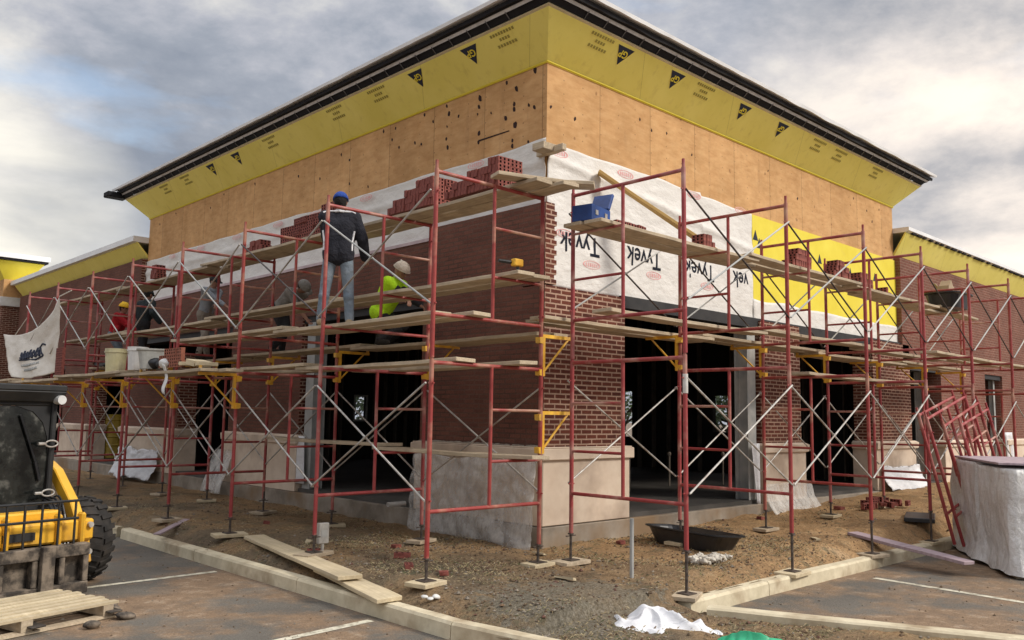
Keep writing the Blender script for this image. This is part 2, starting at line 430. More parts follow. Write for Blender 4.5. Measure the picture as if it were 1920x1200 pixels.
f1 = nse(mp((1, 1, 1.9), (4.4, .7, 1.4)), 3.6, 10, .60, .10)
f2 = nse(mp((1, 1, 3.2), (7.2, 2.2, 5.)), 4.2, 7, .5, .2)
k = 3.65
shade = rmp(f1, [(.33, (.34, .385, .47)), (.43, (.45, .49, .57)), (.50, (.60, .62, .69)), (.57, (.80, .80, .81)), (.66, (1.05, 1.0, .94))])
sp0 = nt.nodes.new('ShaderNodeSeparateXYZ'); nt.links.new(tc.outputs['Generated'], sp0.inputs[0])
zen = rmp(sp0.outputs[2], [(.46, (k, k, k)), (.85, (k * 2.7, k * 2.65, k * 2.6))])   # an overcast sky is brightest overhead
bril = mx(1., shade, zen, 'MULTIPLY')
cov = rmp(f2, [(.28, .55), (.42, 1.)])
skyb = mx(1., sky.outputs[0], (1.0, 1.0, 1.0), 'MULTIPLY')
c1 = mx(cov, skyb, bril)
# bright warm break low over the right and the left horizon
sp = nt.nodes.new('ShaderNodeSeparateXYZ'); nt.links.new(tc.outputs['Generated'], sp.inputs[0])
def gl(d, lo, hi):
    v = nt.nodes.new('ShaderNodeVectorMath'); v.operation = 'DOT_PRODUCT'; nt.links.new(tc.outputs['Generated'], v.inputs[0])
    v.inputs[1].default_value = V(d).normalized(); return rmp(v.outputs['Value'], [(lo, 0.), (hi, 1.)])
warm = mx(1., gl((.93, .22, .20), .93, 1.), rmp(f1, [(.35, .25), (.6, 1.)]), 'MULTIPLY')
c2 = mx(warm, c1, (5.6, 4.9, 4.2))
lowl = mx(1., gl((.12, .96, .16), .972, .999), rmp(f2, [(.35, .3), (.6, 1.)]), 'MULTIPLY')
c3 = mx(lowl, c2, (5.4, 5.1, 4.4))
nt.links.new(c3, bg.inputs['Color']); bg.inputs['Strength'].default_value = .11

sd = bpy.data.lights.new('sun', 'SUN'); sd.energy = 1.5; sd.angle = R(14); sd.color = (1., .93, .84)
so = bpy.data.objects.new('sun', sd); COL.objects.link(so)
sdir = V((math.cos(SUN_EL) * math.cos(SUN_AZ), math.cos(SUN_EL) * math.sin(SUN_AZ), math.sin(SUN_EL)))
so.rotation_euler = sdir.to_track_quat('Z', 'Y').to_euler(); so.location = (0, -20, 20)
S.view_settings.view_transform = 'Standard'; S.view_settings.look = 'None'; S.view_settings.gamma = 1
S.view_settings.exposure = 1.06

# ------------------------------------------------------------------ ground
AZ = -.215
def KL(y): return -3.4            # near-left kerb line (front face)
def soil_z(x, y):
    h = .04 + .012 * max(0, x) if y < 0 or x > 0 else .03
    if x < -1: h = .05
    if x > 3: h += .018 * (min(x, 9) - 3)
    e = 9.
    if y > -2.9 or x < -1.05: e = x + 3.25
    e2 = y + 2.9
    if x > -1.05: e = min(e, e2) if y > -3.1 else 9
    t = max(0., min(1., e / .45))
    h = -.10 + (h + .10) * t * t * (3 - 2 * t)
    if y < -2.9 and x < .9:
        dk = (-3.12 - y) / 2.08 * .89 - (x + 1.05) * .9      # distance to the return kerb
        h = -.13 + .07 * max(0, min(1, (x + 3.25))) ; h -= .07 * max(0, min(1, (.9 + (x + 1.05)) / .5)) * max(0, min(1, (-2.9 - y) / .35))
    h += .035 * nz(x, y, 0, .9) + .030 * nz(x, y, 3, 3.1) + .020 * nz(x, y, 5, 9) + .03 * max(0, nz(x, y, 11, 2.2) - .15)
    return h
def in_soil(x, y):
    if x < -3.27 or x > 24 or y > 30: return False
    if y > -2.92: return not (x > .35 and y > .35)
    # peninsula between the two kerbs
    t = (-3.12 - y) / 2.52
    return x < -1.15 + 1.2 * max(0, t) and y > -7.5
mb = MB(); idx = {}
def gs(a, b, st0):
    r = [a]
    while r[-1] < b: r.append(r[-1] + (st0 if r[-1] < 6 else st0 * 3))
    return r
xs = gs(-3.3, 24, .075); ys = gs(-7.5, 30, .075)
def gv(i, j):
    if (i, j) not in idx:
        idx[(i, j)] = len(mb.v); mb.v.append(V((xs[i], ys[j], soil_z(xs[i], ys[j]))))
    return idx[(i, j)]
for i in range(len(xs) - 1):
    for j in range(len(ys) - 1):
        if in_soil(.5 * (xs[i] + xs[i + 1]), .5 * (ys[j] + ys[j + 1])):
            mb.f.append([gv(i, j), gv(i + 1, j), gv(i + 1, j + 1), gv(i, j + 1)]); mb.mi.append(0)
tag(mb.build('soil_ground', M['soil'], smooth=True), kind='structure')
mb = MB(); mb.grid(lambda u, v: (-300 + 600 * u, -300 + 600 * v, AZ), 4, 4)
tag(mb.build('parking_asphalt', M['asphalt']), kind='structure')
mb = MB()   # soil under the slab edge so nothing is open from the side
mb.box((.3, .3, AZ + .004), (12, 14.5, .02)); tag(mb.build('ground_fill', M['soil']), kind='structure')

def kerb(pts, w, name, gap=3.0):
    """concrete kerb along a polyline: front top edge given, kerb lies to its left"""
    mb = MB()
    for a, b in zip(pts, pts[1:]):
        a, b = V(a), V(b); d = b - a; L = d.length; d.normalize(); nrm = V((-d.y, d.x, 0))
        n = max(1, round(L / gap)); 
        for i in range(n):
            p = a + d * (L * i / n + .006); q = a + d * (L * (i + 1) / n - .006); m = max(2, int((q - p).length / .25))
            prof = [(0, AZ - .05), (0.008, -.09), (.028, -.065), (w - .02, -.062), (w, -.08), (w, AZ - .05)]
            vs = []; 
            for s_ in range(m + 1):
                c = p.lerp(q, s_ / m)
                for o_, z in prof:
                    jx = .006 * nz(c.x, c.y, o_ * 9, 3.)
                    vs.append(c + nrm * (o_ + jx) + V((0, 0, z + .004 * nz(c.x, c.y, 7 + o_, 5.))))
            K = len(prof); fs = [(s_ * K + k_, s_ * K + k_ + 1, (s_ + 1) * K + k_ + 1, (s_ + 1) * K + k_) for s_ in range(m) for k_ in range(K - 1)]
            fs += [tuple(range(K)), tuple(m * K + k_ for k_ in range(K - 1, -1, -1))]
            mb.add(vs, fs)
    return tag(mb.build(name, M['kerb']), kind='structure')
kerb([(-3.4, 16, 0), (-3.4, -2.2, 0), (-3.33, -3.0, 0), (-3.1, -4.2, 0), (-2.7, -5.4, 0)][::-1], -.16, 'kerb', 2.6) if 0 else None
kerb([(-2.5, -6.4, 0), (-2.9, -4.9, 0), (-3.22, -3.3, 0), (-3.38, -2.2, 0), (-3.4, 5.6, 0)][::-1], .16, 'kerb', 2.6)
kerb([(-3.4, 5.75, 0), (-3.7, 6.3, 0), (-4.6, 6.9, 0), (-9, 7.2, 0)][::-1], .16, 'kerb', 2.6)
kerb([(-1.02, -3.05, 0), (.55, -3.0, 0), (6.6, -2.98, 0), (14, -2.95, 0)], .16, 'kerb', 3.1)
kerb([(.62, -6.9, 0), (-.97, -3.23, 0)], .20, 'kerb', 4.)
def line(a, b, w, z=AZ + .004):
    a, b = V(a), V(b); d = (b - a).normalized(); n = V((-d.y, d.x)) * w / 2
    mb = MB(); mb.add([(a.x - n.x, a.y - n.y, z), (b.x - n.x, b.y - n.y, z), (b.x + n.x, b.y + n.y, z), (a.x + n.x, a.y + n.y, z)], [(0, 1, 2, 3)])
    tag(mb.build('parking_line', M['line']), kind='structure')
line((-3.5, -1.18), (-6.6, -1.5), .1); line((-3.5, 2.1), (-7, 1.95), .09); line((2.56, -3.29), (2.1, -8.5), .1)
# ------------------------------------------------------------------ the building
B = thing('brick_building', 'unfinished brick and plywood commercial building with yellow sloped eave boards', 'building', (0, 0, 0))
ZS = 1.32; ZO = 3.5; LX, LY = 11.5, 14.36
def P(mb, name, mat, parent=B, **k): return mb.build(name, mat, parent, **k)
# -- brick piers and walls.  face 'R': y = 0 plane, along x;  face 'L': x = 0 plane, along y
T = .14; BK = .30
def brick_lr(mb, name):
    # left-facing sides: second brick tone, joints browner and close to the brick
    o = P(mb, name, [M['brick'], M['brick_left']])
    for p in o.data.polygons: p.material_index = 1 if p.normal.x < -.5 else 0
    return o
def wallbox(mb, face, u0, u1, z0, z1, out=T, back=BK):
    if face == 'R': mb.box((u0, -out, z0), (u1, back, z1))
    else: mb.box((-out, u0, z0), (back, u1, z1))
def stone_base(face, u0, u1, e0=.05, e1=.05):
    mb = MB(); o = T + .055
    prof = [(.30, o), (1.14, o), (1.16, o + .045), (1.28, o + .055), (ZS, o - .01)]
    for (z0, a), (z1, b) in zip(prof, prof[1:]):
        def c(u, a_, z): return (u, -a_, z) if face == 'R' else (-a_, u, z)
        def bk(u, z): return (u, BK + .02, z) if face == 'R' else (BK + .02, u, z)
        xa = a - T - .055; xb = b - T - .055
        vs = [c(u0 - e0 - xa, a, z0), c(u1 + e1 + xa, a, z0), c(u1 + e1 + xb, b, z1), c(u0 - e0 - xb, b, z1),
              bk(u0 - e0 - xa, z0), bk(u1 + e1 + xa, z0), bk(u1 + e1 + xb, z1), bk(u0 - e0 - xb, z1)]
        mb.add(vs, [(0, 1, 2, 3), (5, 4, 7, 6), (4, 0, 3, 7), (1, 5, 6, 2), (3, 2, 6, 7), (4, 5, 1, 0)])
    P(mb, 'stone_base', M['stone'])
# corner pier (both faces, one L-shaped piece)
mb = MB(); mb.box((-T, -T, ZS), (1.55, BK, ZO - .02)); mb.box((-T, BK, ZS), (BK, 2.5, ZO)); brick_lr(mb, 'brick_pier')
mb = MB(); o = T + .055
for z0, z1, a in ((.30, 1.15, 0), (1.15, 1.30, .05), (1.30, ZS, .03)):
    mb.box((-o - a, -o - a, z0), (1.60 + a, BK + .02, z1)); mb.box((-o - a, BK + .02, z0), (BK + .02, 2.55 + a, z1))
P(mb, 'stone_base', M['stone'], bevel=.012)
mb = MB()   # rough mortar left on the stone ledge of the left face
for i in range(60):
    y = random.uniform(-.1, 2.5); mb.ball((-T - .03, y, ZS + .0), random.uniform(.018, .035), 1, 2.2, .8, 7, 5)
P(mb, 'mortar_smear', M['mortar'])
RP = [(5.35, 6.75), (9.9, 11.85), (13.7, 16.8), (18.2, 20.3), (22, 25)]
for a, b in RP:
    mb = MB(); wallbox(mb, 'R', a, b, ZS, ZO - .02 if b < 8 else (ZO - .02 if b < 12 else 3.05)); P(mb, 'brick_pier', M['brick' if b < 12 else 'brick_wing']); stone_base('R', a, b)
LP = [(6.15, 9.0), (11.6, 14.9), (17.6, 20.0), (22.3, 25.2)]
for a, b in LP:
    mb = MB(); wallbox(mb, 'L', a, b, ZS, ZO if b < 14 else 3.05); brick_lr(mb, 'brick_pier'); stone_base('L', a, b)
# brick above the openings
mb = MB(); mb.box((-T, -T, ZO), (.035, 2.4, 4.62)); 
for z in range(0, 16, 2): mb.box((.035, -T, ZO + .0675 * z), (.08, -.02, ZO + .0675 * (z + 1)))
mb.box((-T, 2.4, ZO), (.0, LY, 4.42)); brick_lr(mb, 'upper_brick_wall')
mb = MB(); mb.box((LX, -T, 3.05), (32, .2, 5.5)); P(mb, 'upper_brick_wall', M['brick_wing'])
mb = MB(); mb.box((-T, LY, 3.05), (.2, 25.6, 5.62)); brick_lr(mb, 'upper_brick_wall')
mb = MB(); mb.box((-T - .012, 2.4, 4.42), (-.002, LY, 4.47)); P(mb, 'wall_flashing', M['pink'])
# lintels
mb = MB(); mb.box((1.55, -.1, ZO - .16), (LX, BK, ZO + .02)); P(mb, 'steel_lintel', M['lint']); mb = MB(); mb.box((-.1, 2.5, ZO - .12), (BK, LY, ZO - .001)); P(mb, 'steel_lintel', M['lint'])
mb = MB(); mb.box((11.85, -.1, 2.93), (32, .2, 3.05)); P(mb, 'steel_lintel', M['lint']); mb = MB(); mb.box((-.1, 14.9, 2.93), (.2, 25.6, 3.05)); P(mb, 'steel_lintel', M['lint'])
# steel columns
def ibeam(x, y, z0, z1, s=.17, rot=0):
    mb = MB(); m = Matrix.Translation((x, y, 0)) @ Matrix.Rotation(rot, 4, 'Z')
    mb.box((-s / 2, -s / 2, z0), (s / 2, -s / 2 + .012, z1), m); mb.box((-s / 2, s / 2 - .012, z0), (s / 2, s / 2, z1), m)
    mb.box((-.006, -s / 2 + .012, z0), (.006, s / 2 - .012, z1), m); P(mb, 'steel_column', M['bracegrey'])
ibeam(5.08, .02, .36, ZO - .16, .26); ibeam(.02, 5.86, .36, ZO - .12, .26, R(90)); ibeam(12.9, .05, .36, 2.93, .2); ibeam(18.0, .08, .36, 2.93, .12)
# foundation + slab
mb = MB(); mb.box((-T - .08, -T - .08, -.3), (LX + 20.5, .32, .29)); mb.box((-T - .08, .32, -.3), (.32, 26, .29))
P(mb, 'foundation', M['concrete'], bevel=.01)
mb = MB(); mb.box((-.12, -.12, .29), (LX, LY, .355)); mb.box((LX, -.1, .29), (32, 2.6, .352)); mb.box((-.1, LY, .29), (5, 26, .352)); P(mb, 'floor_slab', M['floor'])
# interior: back walls with window openings, studs, deck
def wall_with_holes(p0, d, L, z0, z1, th, holes, name, mat):
    mb = MB(); p0 = V(p0); d = V(d).normalized(); n = V((-d.y, d.x, 0)); cuts = sorted(holes); x = 0
    def seg(a, b, za, zb):
        if b - a < 1e-4 or zb - za < 1e-4: return
        c = [p0 + d * a, p0 + d * b, p0 + d * b + n * th, p0 + d * a + n * th]
        mb.prism([(q.x, q.y, za) for q in c], (0, 0, zb - za))
    for a, b, za, zb in cuts:
        seg(x, a, z0, z1); seg(a, b, z0, za); seg(a, b, zb, z1); x = b
    seg(x, L, z0, z1); P(mb, name, mat)
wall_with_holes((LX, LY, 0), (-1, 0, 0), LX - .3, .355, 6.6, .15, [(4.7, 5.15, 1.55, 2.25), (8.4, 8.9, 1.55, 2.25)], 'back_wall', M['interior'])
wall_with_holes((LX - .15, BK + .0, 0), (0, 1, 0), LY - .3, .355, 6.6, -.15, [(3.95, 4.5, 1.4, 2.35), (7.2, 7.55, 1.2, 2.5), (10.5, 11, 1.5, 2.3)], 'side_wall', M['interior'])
mb = MB()
for i in range(28):
    x = .6 + i * .4; mb.box((x, LY - .33, .36), (x + .04, LY - .18, 4.5)) if not 6.1 < x < 6.9 else None
    y = .6 + i * .5
    if y < 14 and not (4.1 < y < 4.9 or 7.3 < y < 8): mb.box((LX - .36, y, .36), (LX - .2, y + .04, 4.5))
P(mb, 'wall_studs', M['stud'])
mb = MB()
for a, b, c in ((LY - .36, 6.33, 'L'),): 
    mb.box((6.32, LY - .2, 1.5), (6.82, LY - .17, 1.56)); mb.box((6.32, LY - .2, 2.24), (6.82, LY - .17, 2.3)); mb.box((6.32, LY - .2, 1.56), (6.37, LY - .17, 2.24)); mb.box((6.77, LY - .2, 1.56), (6.82, LY - .17, 2.24))
P(mb, 'window_frame', M['bracegrey'])
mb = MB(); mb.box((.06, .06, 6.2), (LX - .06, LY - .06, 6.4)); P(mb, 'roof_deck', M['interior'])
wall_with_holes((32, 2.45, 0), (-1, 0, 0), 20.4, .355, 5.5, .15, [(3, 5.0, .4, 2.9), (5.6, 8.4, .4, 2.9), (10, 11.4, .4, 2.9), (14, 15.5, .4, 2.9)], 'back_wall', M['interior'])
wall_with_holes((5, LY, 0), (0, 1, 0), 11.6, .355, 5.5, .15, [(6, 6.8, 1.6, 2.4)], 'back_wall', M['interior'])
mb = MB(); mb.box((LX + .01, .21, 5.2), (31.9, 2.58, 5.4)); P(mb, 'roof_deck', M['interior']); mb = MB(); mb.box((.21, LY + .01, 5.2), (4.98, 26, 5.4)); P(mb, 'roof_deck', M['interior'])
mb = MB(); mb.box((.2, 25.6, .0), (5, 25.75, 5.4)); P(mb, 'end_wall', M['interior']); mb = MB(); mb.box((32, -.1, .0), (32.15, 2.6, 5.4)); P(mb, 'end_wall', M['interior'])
# conduit stubs with pale caps standing on the floor
mb = MB()
for x, y in ((3.2, 1.9), (4.6, 2.2), (6.4, 2.6), (7.6, 2.1), (2.4, 4.4), (2.0, 5.1), (3.4, 6.0), (8.9, 2.6)):
    mb.cyl((x, y, .35), (x, y, .98), .018, n=8); mb.ball((x, y, 1.0), .04, 1, 1, 1.2, 8, 6)
P(mb, 'conduit_stub', M['mortar'])
# plywood band
mb = MB(); mb.box((.0, .0, 3.5), (LX, .05, 6.67)); mb.box((.0, .05, 3.5), (.05, LY, 6.67)); 
mb.box((LX - .05, .05, 5.3), (LX, LY, 6.67)); mb.box((.05, LY - .05, 5.3), (LX - .05, LY, 6.67)); P(mb, 'plywood_wall', M['plywood'])
mb = MB()   # a plank nailed at the corner, and a few dark slots in the sheets
mb.prism([(-.006, .76, 5.845), (-.006, 1.44, 5.84), (-.006, 1.44, 5.865), (-.006, .76, 5.86)], (.007, 0, 0)); P(mb, 'sheet_slot', M['core'])
mb = MB()   # dark knots showing in the plywood faces
KN = random.Random(5)
def knot(face, u, z, s_):
    mb = MB(); n = 9; r_ = .032 * s_; t0 = KN.uniform(0, 1.)
    ring = []
    for i in range(n):
        a = 2 * math.pi * i / n; q = r_ * KN.uniform(.75, 1.2); du, dz = q * math.cos(a) * .8, q * math.sin(a) * 1.15
        ring.append((u + du + dz * .35 * t0, z + dz))
    if face == 'L': mb.prism([(-.003, a, b) for a, b in ring], (.004, 0, 0))
    else: mb.prism([(a, -.003, b) for a, b in ring], (0, .004, 0))
    P(mb, 'plywood_knot', M['core'])
for u, z, s_ in [(0.24, 6.62, 1.3), (0.83, 6.6, 1), (0.62, 6.45, 1.4), (1.42, 6.52, 1.4), (1.44, 6.39, 1.2), (1.47, 6.28, 0.6), (0.66, 6.23, 1.1), (0.66, 6.15, 1.1), (0.36, 6.14, 0.8), (0.25, 6.08, 1.1), (0.84, 6.06, 1.2), (0.64, 5.91, 1.5), (1.43, 5.97, 1.1), (1.44, 5.83, 0.9), (0.69, 5.69, 0.8), (0.69, 5.61, 1), (2.16, 6.46, 1.2), (2.22, 6.6, 0.8), (2.21, 6.06, 0.8), (2.17, 5.91, 1.1), (2.79, 6.6, 1), (3.59, 6.56, 0.8), (3.94, 6.59, 1), (3.47, 6.2, 0.8), (1.16, 6.22, 0.6), (0.36, 5.6, 0.7), (2.2, 6.26, 0.6), (1.92, 6.36, 0.8), (2.56, 6.43, 0.8), (3.03, 6.18, 0.9), (2.86, 6.12, 0.8), (3.68, 6.38, 0.8), (5.27, 6.46, 0.8), (4.99, 6.3, 0.8), (5.99, 6.14, 0.8), (6.8, 6.35, 0.9), (4.36, 5.69, 0.8), (4.96, 5.85, 0.8), (8.62, 6.54, 0.9), (10.09, 6.57, 0.8), (10.75, 6.37, 0.8), (12.72, 6.56, 0.8), (13.7, 6.44, 0.8)]: knot('L', u, z, s_)
for u, z, s_ in [(0.58, 5.99, 1), (0.08, 6.04, 0.8), (2.09, 6.37, 0.8), (2.39, 6.27, 0.7), (2.79, 6.32, 0.7), (3.49, 6.12, 0.7), (5.96, 6.37, 0.6), (7.06, 6.05, 0.9), (10.16, 6.36, 0.9), (10.8, 6.5, 0.7), (10.42, 6.16, 0.9), (9.52, 6.52, 0.7)]: knot('R', u, z, s_)

# sloped yellow soffit boards: section (0,6.67) -> (.40,7.10), mitred at the corner
def strip(mb, a, b, za, zb, x0, y0, x1, y1, th=.02, ends=True):
    """a mitred band round the tower; a,b = outward offsets at heights za,zb"""
    c = [((-a), (-a), za), ((-b), (-b), zb), (LX + a, -a, za), (LX + b, -b, zb), (-a, LY + a, za), (-b, LY + b, zb), (LX + a, LY + a, za), (LX + b, LY + b, zb)]
    up = V((0, 0, th))
    for q in ((0, 2, 3, 1), (4, 0, 1, 5), (2, 6, 7, 3), (6, 4, 5, 7)):
        mb.prism([c[i] for i in q], up)
mb = MB(); strip(mb, 0, .472, 6.67, 7.168, 0, 0, 0, 0); P(mb, 'soffit_board', M['yellow'])
mb = MB(); strip(mb, .012, .03, 6.655, 6.672, 0, 0, 0, 0, .012); P(mb, 'soffit_trim', M['yellow2'])
mb = MB(); strip(mb, .468, .50, 7.166, 7.19, 0, 0, 0, 0, .012); P(mb, 'tan_edge_strip', M['tan'])
mb = MB(); strip(mb, .588, .618, 7.275, 7.325, 0, 0, 0, 0, .02); P(mb, 'silver_channel', M['silver'])
mb = MB(); strip(mb, .50, .60, 7.215, 7.32, 0, 0, 0, 0, .02); strip(mb, .622, .66, 7.31, 7.385, 0, 0, 0, 0, .01); P(mb, 'black_underlay', M['black'])
def trib(mb, x, y, dx, dy): 
    p, q = V((x - dx * .49, y - dy * .49, 7.195)), V((x - dx * .60, y - dy * .60, 7.285)); mb = MB(); mb.cyl(p, q + (p - q) * .25 if False else q, .008, n=6); P(mb, 'eave_outlooker', M['dullsteel'])
n = 28
for i in range(n): trib(mb, .2 + i * .41, 0, 0, 1)
for i in range(35): trib(mb, 0, .25 + i * .41, 1, 0)
# ragged black membrane edge + white membrane roof with a slightly wavy lip
def lip(mb, off, z0, z1, amp, seed, face):
    n = 90
    L = LX if face == 'R' else LY
    def pt(u, d, z): return (u, -d, z) if face == 'R' else (-d, u, z)
    vs = []
    for i in range(n + 1):
        u = -off + (L + 2 * off) * i / n; a = amp * (nz(u, seed, 0, .8) + .6 * nz(u, seed, 3, 2.7))
        vs += [pt(u, off, z0 - abs(a)), pt(u, off + .012, z1), pt(u, off - .10, z1 + .04), pt(u, off - .10, z0 + .02)]
    fs = []
    for i in range(n):
        for k_ in range(4): fs.append((i * 4 + k_, i * 4 + (k_ + 1) % 4, (i + 1) * 4 + (k_ + 1) % 4, (i + 1) * 4 + k_))
    fs += [(0, 1, 2, 3), tuple(n * 4 + k_ for k_ in (3, 2, 1, 0))]
    mb.add(vs, fs)
mb = MB(); lip(mb, .675, 7.325, 7.37, .035, 1., 'R'); lip(mb, .675, 7.325, 7.37, .035, 5., 'L'); P(mb, 'black_membrane_edge', M['black'])
mb = MB(); lip(mb, .75, 7.40, 7.445, .025, 9., 'R'); lip(mb, .75, 7.40, 7.445, .025, 4., 'L')
mb.prism([(-.70, -.70, 7.42), (LX + .7, -.70, 7.42), (LX + .7, LY + .7, 7.42), (-.70, LY + .7, 7.42)], (0, 0, .045)); P(mb, 'white_roof_membrane', M['white_roof'])
mb = MB(); mb.grid(lambda u, v: (-.2 - .55 * u - .02 * math.sin(9 * u), -.98 + .75 * v - .35 * u * v, 7.50 - .26 * u * u + .02 * math.sin(7 * v)), 8, 8)
mb.box((-1.02, LY + .55, 7.1), (-.55, LY + .85, 7.2)); P(mb, 'loose_black_flap', M['black']) if 0 else None
mb = MB(); mb.box((-.95, LY + .45, 7.20), (-.45, LY + .78, 7.34)); P(mb, 'gutter_end', M['black'], bevel=.02)
mb = MB(); mb.sheet(lambda u, v: (LX + .04 + .30 * u * (1 - .5 * v), .05 + .25 * u, 6.6 - .55 * v + .12 * u * v), 6, 6, .02, (0, -1, 0)); P(mb, 'torn_black_felt', M['black'])
# wings: sloped yellow boards and white edge
mb = MB(); mb.prism([(LX, 0, 5.5), (LX, -.30, 6.03), (LX, -.28, 6.06), (LX, .05, 5.52)], (20.5, 0, 0)); P(mb, 'wing_soffit_board', M['yellow']); mb = MB(); mb.prism([(0, LY, 5.64), (-.30, LY, 6.0), (-.28, LY, 6.03), (.05, LY, 5.66)], (0, 11.4, 0)); P(mb, 'wing_soffit_board', M['yellow'])
mb = MB(); mb.prism([(LX, -.285, 6.06), (LX, -.37, 6.09), (LX, -.37, 6.17), (LX, 2.7, 6.22), (LX, 2.7, 6.1)], (20.7, 0, 0)); P(mb, 'wing_roof_membrane', M['white_roof']); mb = MB(); mb.prism([(-.285, LY, 6.03), (-.40, LY, 6.04), (-.40, LY, 6.18), (5.1, LY, 6.2), (5.1, LY, 6.05)], (0, 11.6, 0)); P(mb, 'wing_roof_membrane', M['white_roof'])
mb = MB()
for i in range(26):
    x = LX + .3 + i * .36 + random.uniform(-.1, .1); mb = MB(); mb.box((x, -.35, 6.045), (x + random.uniform(.15, .34), -.30, 6.085)); P(mb, 'wing_black_edge', M['black'])
# ---- house wrap (white) on both faces above the brick
def wrinkle(u, z, s): return .012 + .022 * abs(nz(u * .7, z * 1.6, s, 1.)) + .010 * nz(u * .6, z, s + 4, 4.)
def WY(x, z):
    v = max(0, (z - 3.5) / 2.0); return -.012 - wrinkle(x, v * 2, 1) - .03 * math.exp(-((v - (.9 - .25 * x / 5.32)) / .03) ** 2)
def drape(o, f, eps=.005):
    off = org(o.parent)
    for v in o.data.vertices: p = v.co + off; v.co.y = f(p.x, p.z) - eps - off.y
def edge_top(u): return 5.50 + .035 * nz(u, 0, 2, 1.3)
RX1 = 5.32
mb = MB(); mb.sheet(lambda u, v: (-.005 + RX1 * u, -.012 - wrinkle(RX1 * u, v * 2, 1) - .03 * math.exp(-((v - (.9 - .25 * u)) / .03) ** 2), 3.50 + (edge_top(u * RX1) + (.0 if u < .7 else -.06) - 3.50) * v), 150, 60, .006, (0, -1, 0))
W1 = P(mb, 'house_wrap', M['tyvek'], smooth=True)
mb = MB(); mb.sheet(lambda u, v: (-.012 - wrinkle(LY * u, v * 2, 7) - .03 * math.exp(-((v - .72) / .06) ** 2), -.012 + LY * u, 4.40 + (edge_top(u * LY + 4) + .05 - 4.40) * v), 220, 34, .006, (-1, 0, 0))
W2 = P(mb, 'house_wrap', M['tyvek'], smooth=True)
mb = MB(); mb.box((-.1, -.40, 5.30), (-.02, .1, 5.39)); mb.box((-.42, -.1, 5.27), (.02, -.02, 5.36)) if 0 else None
P(mb, 'corner_block', M['plank'], bevel=.005)
# bright yellow sheathing panel and white flashing under it
mb = MB(); mb.box((RX1, -.03, 3.85), (LX + .05, -.001, 5.42)); P(mb, 'sheathing_panel', M['yellow2'])
mb = MB(); mb.sheet(lambda u, v: (RX1 - .02 + (LX + .07 - RX1) * u, -.036 - .012 * abs(nz(u * 30, v, 3, 1)), 3.48 + (.40 + .04 * nz(u * 8, 0, 9, 1)) * v), 70, 8, .004, (0, -1, 0)); P(mb, 'white_flashing', M['tyvek'], smooth=True)
# ---- lettering
def text_mesh(body, name, mat, parent, origin, right, up, size, xscale=1., bold=0., spacing=1.):
    cu = bpy.data.curves.new('lettering', 'FONT'); cu.body = body; cu.size = size; cu.align_x = 'CENTER'; cu.align_y = 'CENTER'
    cu.offset = bold; cu.space_character = spacing; cu.extrude = .0015; cu.resolution_u = 3
    ob = bpy.data.objects.new('tmp', cu); COL.objects.link(ob); bpy.context.view_layer.update()
    me = bpy.data.meshes.new_from_object(ob.evaluated_get(bpy.context.evaluated_depsgraph_get())); bpy.data.objects.remove(ob)
    r_, u_ = V(right).normalized(), V(up).normalized(); n_ = r_.cross(u_)
    mt = Matrix((r_ * xscale, u_, n_)).transposed().to_4x4(); mt.translation = V(origin) - org(parent)
    me.transform(mt); me.materials.clear(); me.materials.append(mat)
    o = bpy.data.objects.new(name, me); COL.objects.link(o); o.parent = parent
    return o
# house wrap brand, printed upside down
def oval(mb, x, z, w, h, n=26):
    # ring outline with a row of letter-like strokes inside
    pt = lambda k_, a: V((x + k_ * w * math.cos(a), 0, z + k_ * h * math.sin(a)))
    for i in range(n):
        a, b = 2 * math.pi * i / n, 2 * math.pi * (i + 1) / n; mb.add([pt(1, a), pt(1, b), pt(.86, b), pt(.86, a)], [(0, 1, 2, 3)])
    for i in range(6):
        c = x - w * .6 + w * .24 * i; hh = h * (.38 if i in (0, 5) else .5)
        mb.add([(c - w * .075, 0, z - hh), (c + w * .075, 0, z - hh), (c + w * .06, 0, z + hh), (c - w * .06, 0, z + hh)], [(0, 1, 2, 3)])
for cx, wd in ((.68, 1.), (2.16, 1.), (3.66, 1.), ):
    drape(text_mesh('Tyvek', 'printed_name', M['ink'], W1, (cx, -.055, 4.18), (-1, 0, 0), (0, 0, -1), .40, .86, .004, 1.0), WY)
drape(text_mesh('vek', 'printed_name', M['ink'], W1, (4.90, -.055, 4.18), (-1, 0, 0), (0, 0, -1), .40, .86, .004, 1.0), WY)
for x, z in ((.93, 3.90), (2.40, 3.93), (3.86, 3.93)):
    mb = MB(); oval(mb, x, z, .19, .06); drape(P(mb, 'printed_oval', M['redink'], W1), WY)
for x, z in ((.22, 5.40), (1.70, 5.40), (3.5, 5.42), (4.95, 5.42), (.36, 4.27)):
    mb = MB(); oval(mb, x, z, .19, .06); drape(P(mb, 'printed_oval', M['redink'], W1), WY)
for y in (1.4, 2.7, 4.3, 6.0, 7.4, 9.2, 11, 12.6):
    mb = MB(); oval(mb, y, 5.46, .19, .055); mb.v = [V((-.075, v.x, v.z)) for v in mb.v]; P(mb, 'printed_oval', M['redink'], W2)
